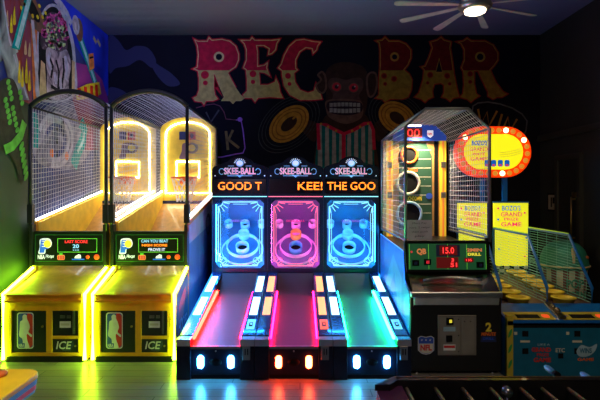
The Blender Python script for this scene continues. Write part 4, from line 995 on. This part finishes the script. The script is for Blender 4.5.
# round-ended marquee on posts
for x in (-.13, .17): obj('sign_post', B().box(x - .03, x + .03, 1.90, 1.95, 1.66, 2.12, 'bz_frame'), bz)
zc = 2.367; hw, hh = .515, .345
def stad(hw, hh, n=14): return arc(hw - hh, zc, hh, hh, -90, 90, n) + arc(-(hw - hh), zc, hh, hh, 90, 270, n)
b = B(); b.prof_y(stad(hw, hh), 1.87, 1.99, 'bz_red'); mq = obj('marquee', b, bz, bevel=.008)
b = B(); pl = Plane((0, 1.87, 0), (1, 0, 0), (0, 0, 1)); pl.poly(b, stad(hw - .115, hh - .105), 'bz_cream')
pl.text(b, "BOZO'S", -.19, zc + .12, .22, .075, 'bz_cyan', bold=.05, shear=.2); pl.text(b, 'GRAND', -.2, zc + .035, .25, .055, 'bz_pink', bold=.02); pl.text(b, 'PRIZE', -.2, zc - .03, .17, .04, 'bz_pink', bold=.02); pl.text(b, 'GAME', -.2, zc - .095, .23, .055, 'bz_pink', bold=.02)
for i_ in range(4):
    x = -.09 + i_ * .09; pl.poly(b, rrect(x - .035, zc - .2, x + .035, zc - .11, .02), 'bz_cyan'); pl.oval(b, x, zc - .18, .02, .015, 'bz_pink')
for i_ in range(3): pl.stroke(b, [(.08 + .3 * u, zc - .07 + .03 * i_ + .06 * u * u) for u in [k / 8 for k in range(9)]], .004, 'bz_frame')
obj('marquee_print', b, mq)
path = stad(hw - .056, hh - .054, 40); n_b = 26
# even spacing around the border
seg = [math.dist(path[i], path[(i + 1) % len(path)]) for i in range(len(path))]; tot = sum(seg)
for k in range(n_b):
    s_ = tot * (k + .5) / n_b; i_ = 0
    while s_ > seg[i_]: s_ -= seg[i_]; i_ += 1
    a, c_ = Vector(path[i_]), Vector(path[(i_ + 1) % len(path)]); p = a + (c_ - a) * (s_ / seg[i_])
    lit = any(math.dist(p, q) < .045 for q in ((-.38, zc + .16), (.16, zc + .30), (.40, zc + .17), (.15, zc - .30)))
    obj('bulb', B().lathe([(.036, 0), (.032, .014), (.018, .028), (.001, .032)], 'bulb_on' if lit else 'bulb_or', Matrix.Translation((p.x, 1.87, p.y)) @ Matrix.Rotation(PI / 2, 4, 'X'), 12), mq)

# ================================================================== POPCORN TUB
M['tub_w'] = mat('tub_cream', (.6, .52, .4), .6); M['tub_r'] = mat('tub_dark_red', (.22, .07, .07), .6); M['tub_g'] = mat('tub_lid_green', (.03, .25, .17), .5); M['tub_o'] = mat('tub_orange', (.8, .2, .06), .5); M['tub_line'] = mat('tub_outline', (.7, .55, .3), .6)
tb = thing('popcorn_tub_bin', 'big striped popcorn tub with green domed lid behind the bucket toss netting', 'tub', (3.72, 7.05, 0))
b = B(); n = 32; R0, R1, H = .25, .295, .80
n = 24
for k in range(n):
    a0, a1 = 2 * PI * k / n, 2 * PI * (k + 1) / n; i = b.mi('tub_w' if k % 2 else 'tub_r')
    f = lambda a, r, z: b.bm.verts.new((r * math.cos(a), r * math.sin(a), z))
    b.face([f(a0, R0, 0), f(a1, R0, 0), f(a1, R1, H), f(a0, R1, H)], i)
obj('tub', b, tb)
obj('lid', B().lathe([(.31, .76), (.325, .80), (.31, .84), (.30, .92), (.26, 1.02), (.18, 1.10), (.09, 1.13), (.001, 1.14)], 'tub_g', None, 32), tb)
obj('rim', B().tube([(.322 * math.cos(2 * PI * k / 32), .322 * math.sin(2 * PI * k / 32), .80) for k in range(32)], .012, 'tub_line', 6, closed=True), tb)
b = B()
for k, (a, z, r) in enumerate(((-80, .98, .07), (-50, .93, .06), (-60, 1.0, .04))):
    aa = math.radians(a); rr = .275 if z < .95 else .24
    b.lathe([(.001, .02), (r * .7, .012), (r, 0)], 'tub_o', Matrix.Translation((rr * math.cos(aa), rr * math.sin(aa), z)) @ Matrix.Rotation(PI / 2 - .5, 4, 'X'), 14, sy=.5)
b.box(-.04, -.01, -.31, -.27, .86, 1.06, 'tub_line')
obj('topping', b, tb)
b = B(); pl = Plane((0, -.30, 0), (1, 0, 0), (0, .02, 1)); pl.text(b, 'POP', 0, .58, .24, .12, 'tub_g', bold=.03); pl.text(b, 'CORN', 0, .42, .28, .12, 'tub_g', bold=.03); obj('tub_print', b, tb)

# ================================================================== CEILING FAN
M['fan'] = mat('fan_brushed_nickel', (.4, .38, .35), .35, .8); M['fan_blade'] = mat('fan_blade_silver', (.55, .53, .5), .4, .3); M['fan_lamp'] = glow('fan_lamp', (1., .82, .55), 8.)
FC = P(475, 5, 6.0)
fan = thing('ceiling_fan', 'large silver ceiling fan with many blades and a lit round lamp', 'ceiling fan', (FC.x, FC.y, FC.z))
obj('downrod', B().lathe([(.02, .05), (.02, ZC - FC.z - .06), (.08, ZC - FC.z - .05), (.085, ZC - FC.z - .002)], 'fan', None, 16), fan)
obj('motor', B().lathe([(.05, .10), (.15, .07), (.19, .03), (.20, -.02), (.17, -.055), (.13, -.065)], 'fan', None, 28), fan)
obj('lamp', B().lathe([(.125, -.065), (.12, -.09), (.09, -.105), (.001, -.11)], 'fan_lamp', None, 28), fan)
for k in range(9):
    a = math.radians(177 + 40 * k); R = Matrix.Rotation(-a, 4, 'Z') @ Matrix.Rotation(math.radians(10), 4, 'X')
    b = B(); pts = []
    pr = [(.16, .018), (.3, .028), (.6, .04), (.93, .05), (.97, .035), (.98, 0)]
    pts = [(x, w_) for x, w_ in pr] + [(x, -w_) for x, w_ in pr[::-1][1:]]
    b.prism(pts, lambda x, y: R @ Vector((x, y, .0)), lambda x, y: R @ Vector((x, y, .008)), 'fan_blade'); obj('blade', b, fan)

# ================================================================== FOREGROUND TABLES
M['tab_black'] = mat('table_black', (.014, .013, .014), .4, coat=.2); M['tab_edge'] = mat('table_edge_bronze', (.22, .15, .08), .35, .7); M['tab_purple'] = mat('table_end_purple', (.16, .03, .12), .5)
M['pitch'] = mat('foosball_pitch', (.006, .02, .01), .5); M['rod'] = mat('rod_steel', (.7, .45, .25), .4, .2); M['man_r'] = mat('player_red', (.5, .04, .03), .4); M['man_b'] = mat('player_blue', (.08, .3, .6), .4)
TZ = .90
x0, x1 = .42, 1.75; ya, yb2 = 1.72, 2.54
tt = thing('foosball_table', 'dark foosball table with steel rods in the bottom right foreground', 'foosball table', (0, 0, 0))
b = B()
b.box(x0 + .06, x1, yb2 - .04, yb2, .25, TZ, 'tab_black'); b.box(x0 + .06, x1, ya, ya + .04, .25, TZ, 'tab_black')
b.box(x1 - .04, x1, ya + .04, yb2 - .04, .25, TZ, 'tab_black'); b.box(x0 + .06, x1 - .04, ya + .04, yb2 - .04, .25, .30, 'tab_black')
obj('body', b, tt, bevel=.004)
b = B(); b.prof_z([(x0 - .045, ya), (x0 - .045, yb2 - .09), (x0 + .05, yb2), (x0 + .09, yb2), (x0 + .09, ya)], TZ - .22, TZ - .03, 'tab_purple'); b.prof_z([(x0 - .055, yb2 - .10), (x0 + .055, yb2 + .006), (x0 + .10, yb2), (x0 + .02, yb2 - .10)], TZ - .03, TZ, 'tab_black')
obj('end_panel', b, tt)
b = B(); b.box(x0 + .06, x1, yb2 - .004, yb2 + .004, TZ - .004, TZ + .003, 'tab_edge'); obj('edge_trim', b, tt)
b = B(); b.box(x0 + .09, x1 - .04, ya + .04, yb2 - .04, TZ - .17, TZ - .16, 'pitch'); obj('playfield', b, tt)
for k, px in enumerate((410, 440, 468, 497, 528, 550, 577)):
    X = (px - 300) / FPX * 2.42
    b = B(); far = yb2 + (.06 if k in (4, 6) else .02)
    b.tube([(X, ya - .12, TZ - .045), (X, yb2 + .03, TZ - .045)], .010, 'rod', 8); rd = obj('rod', b, tt)
    if k in (4, 5, 3):
        for yy in (2.05, 2.26):
            c_ = 'man_r' if k == 3 else 'man_b'
            b = B(); b.lathe([(.012, -.10), (.022, -.06), (.024, -.01), (.016, .015), (.008, .02), (.014, .03), (.014, .045), (.001, .055)], c_, Matrix.Translation((X, yy, TZ - .06)), 12); obj('player', b, rd)
for px, py, d in ((553, 372, 2.62), (590, 379, 2.62)):
    p = P(px, py, d); b = B()
    b.tube([(p.x, d - .1, TZ - .06), (p.x, d + .02, TZ - .06)], .008, 'rod', 8)
    b.tube([(p.x, d - .02, p.z), (p.x, d + .02, p.z), (p.x, d + .06, p.z + .0), (p.x, d + .08, p.z)], [.011, .016, .016, .01], 'man_b', 10)
    b.tube([(p.x, d - .05, p.z), (p.x, d - .02, p.z)], .017, 'matte_black', 10)
    obj('handle', b, tt)
b = B(); p = P(507, 392, 2.42); b.ball(p, .028, 'steel', 14); b.tube([p, p - Vector((0, 0, .12))], .01, 'steel', 6); obj('ball_knob', b, tt)
for X in (x0 + .15, x1 - .15):
    for Y in (ya + .1, yb2 - .1): obj('leg', B().box(X - .05, X + .05, Y - .05, Y + .05, 0, .25, 'tab_black'), tt, bevel=.005)

# yellow topped table at the lower left
M['ytop'] = mat('table_top_yellow', (.8, .52, .01), .35, coat=.3); M['inset'] = mat('table_inset_mauve', (.10, .05, .06), .25); M['ypurp'] = mat('table_side_mauve', (.2, .12, .2), .5); M['s_pink'] = mat('stripe_pink', (.7, .05, .15), .4); M['s_cyan'] = mat('stripe_cyan', (.03, .35, .6), .4); M['knob_or'] = mat('knob_orange', (.8, .18, .04), .35)
TZ = .95
yt = thing('air_hockey_table', 'yellow topped table with pink and blue striped edge at the bottom left corner', 'game table', (0, 0, 0))
XE = -1.285; YE = 2.52
def rounded(o=0.): return [(XE - 1.3, YE - o)] + [(XE - .09 + (.09 - o) * math.sin(a), YE - .09 + (.09 - o) * math.cos(a)) for a in [PI / 2 * k / 8 for k in range(9)]] + [(XE - o, 1.2), (XE - 1.3, 1.2)]
b = B(); i = b.mi('ytop'); b.prof_z([(XE - 1.3, YE)] + rounded(0)[1:-2] + [(XE, 1.95), (XE - .15, 1.95), (XE - .15, 2.30), (XE - 1.3, 2.30)], TZ - .025, TZ, 'ytop')
b.prof_z([(XE - .15, 1.95), (XE, 1.95), (XE, 1.2), (XE - .15, 1.2)], TZ - .025, TZ, 'ytop')
obj('top_rim', b, yt, bevel=.006)
b = B(); b.prof_z([(XE - 1.3, 2.30), (XE - .15, 2.30), (XE - .15, 1.2), (XE - 1.3, 1.2)], TZ - .05, TZ - .03, 'inset'); obj('playfield', b, yt)
for z0, z1, m, o in ((TZ - .05, TZ - .025, 's_cyan', .004), (TZ - .075, TZ - .05, 's_pink', .008), (TZ - .09, TZ - .075, 's_cyan', .012)): obj('edge_stripe', B().prof_z(rounded(o), z0, z1, m), yt)
obj('body', B().prof_z([(XE - 1.3, YE - .14), (XE - .08, YE - .14), (XE - .08, 1.25), (XE - 1.3, 1.25)], .12, TZ - .09, 'ypurp'), yt)
for X in (XE - .2, XE - 1.15):
    for Y in (1.4, YE - .3): obj('leg', B().box(X - .05, X + .05, Y - .05, Y + .05, 0, .12, 'tab_black'), yt)
p = P(-4, 380, 2.42)
tag(obj('striker', B().lathe([(.045, 0), (.05, .01), (.045, .02), (.018, .025), (.018, .05), (.024, .06), (.015, .07), (.001, .073)], 'knob_or', Matrix.Translation((p.x, p.y, TZ)), 18)), 'orange round striker on the yellow table rim at bottom left', 'striker')

# ================================================================== LIGHT
def area(name, loc, rot, size, col, power, sy=None):
    l = bpy.data.lights.new(name, 'AREA'); l.energy = power; l.color = col; l.size = size
    if sy: l.shape = 'RECTANGLE'; l.size_y = sy
    o = bpy.data.objects.new(name, l); C.objects.link(o); o.location = loc; o.rotation_euler = rot
    return o
def spot(name, loc, target, col, power, ang, blend=.6, r=.05):
    l = bpy.data.lights.new(name, 'SPOT'); l.energy = power; l.color = col; l.spot_size = math.radians(ang); l.spot_blend = blend; l.shadow_soft_size = r
    o = bpy.data.objects.new(name, l); C.objects.link(o); o.location = loc
    o.rotation_euler = (Vector(target) - Vector(loc)).to_track_quat('-Z', 'Y').to_euler(); return o
# unseen fill lights, added to brighten parts of the room
rl = area('room_fill_left', (-1.6, -1.0, 2.6), (0, 0, 0), .8, (.7, .68, 1.), 9)  # added soft fill in place of ambient light from behind
rl.rotation_euler = (Vector((-1.4, 8.6, 3.0)) - rl.location).to_track_quat('-Z', 'Y').to_euler()
spot('fill_spot_left_mural', (-.9, 2.6, 4.3), (XL, 6.4, 3.7), (.62, .58, 1.), 300, 78, .9)  # no fixture seen here, added to lift the left wall mural
spot('fill_spot_foosball', (1.6, .6, 4.3), (1.2, 2.2, .9), (1., .75, .5), 60, 40, .7)  # added to light the foosball table, source unseen
spot('fill_spot_basketball', (-2.1, 1.8, 4.3), (-2.25, 5.3, .35), (1., .74, .45), 190, 40, .8)  # extra warm fill, added for the basketball fronts
spot('fill_spot_corner', (-1.2, 4.2, 4.3), (-2.7, 8.6, 3.7), (.12, .22, 1.), 170, 60, .9)  # added blue light for the cloud corner and nearby ceiling
spot('fill_spot_right', (2.4, .4, 4.3), (2.7, 5.8, .5), (1., .8, .52), 210, 64, .8)  # made-up warm spot that brightens the right hand games
spot('fill_spot_yellow_table', (-1.7, 1.0, 4.3), (-1.75, 2.35, .9), (1., .88, .66), 520, 34, .7)  # added so that the yellow table top comes up bright
spot('fill_spot_lettering', (-.2, 2.2, 4.3), (-.7, 8.6, 3.9), (.85, .75, 1.), 60, 50, .8)  # added spot, lifts the lettering on the back wall
# unseen blue area lights, added beside the alleys to tint the neighbouring cabinets
area('blue_fill_left', (CX - 1.165, 6.1, .9), (0, math.radians(-90), 0), 1.5, (.03, .28, 1.), 90, 1.8)
area('blue_fill_right', (CX + 1.165, 6.1, .75), (0, math.radians(90), 0), 1.2, (.02, .3, 1.), 110, 1.8)
# spot inside the football cage, brightens its target wall
spot('cage_lamp', (FX, 6.5, 2.62), (FX, 6.6, 1.2), (1., .82, .5), 120, 130)
w_ = bpy.data.worlds.new('night'); sc.world = w_; w_.use_nodes = True
w_.node_tree.nodes['Background'].inputs[0].default_value = (.25, .3, .5, 1); w_.node_tree.nodes['Background'].inputs[1].default_value = .004

# the roots of things built in room coordinates go to their own base
def rebase(root, loc):
    root.location = loc
    for ch in root.children: ch.location = -Vector(loc)
rebase(rec, P(350, 105, DW)); rebase(mk, P(345, 190, DW)); rebase(lm, Vector((XL, *LW(55, 186)))); rebase(tt, Vector((1.1, 2.13, 0))); rebase(yt, Vector((-1.9, 1.9, 0)))
# ================================================================== CAMERA
cam = bpy.data.cameras.new('camera'); cam.sensor_width = 36; cam.lens = 36 * FPX / 600; cam.shift_y = -(200 - HY) / 600
cam.clip_start = .05; cam.dof.use_dof = True; cam.dof.focus_distance = 6.2; cam.dof.aperture_fstop = 4.5
co = bpy.data.objects.new('camera', cam); C.objects.link(co); co.location = (0, 0, EYE); co.rotation_euler = (PI / 2, 0, 0)
sc.camera = co
sc.view_settings.view_transform = 'Standard'; sc.view_settings.look = 'None'; sc.view_settings.exposure = 0; sc.view_settings.gamma = 1
sc.cycles.use_denoising = True
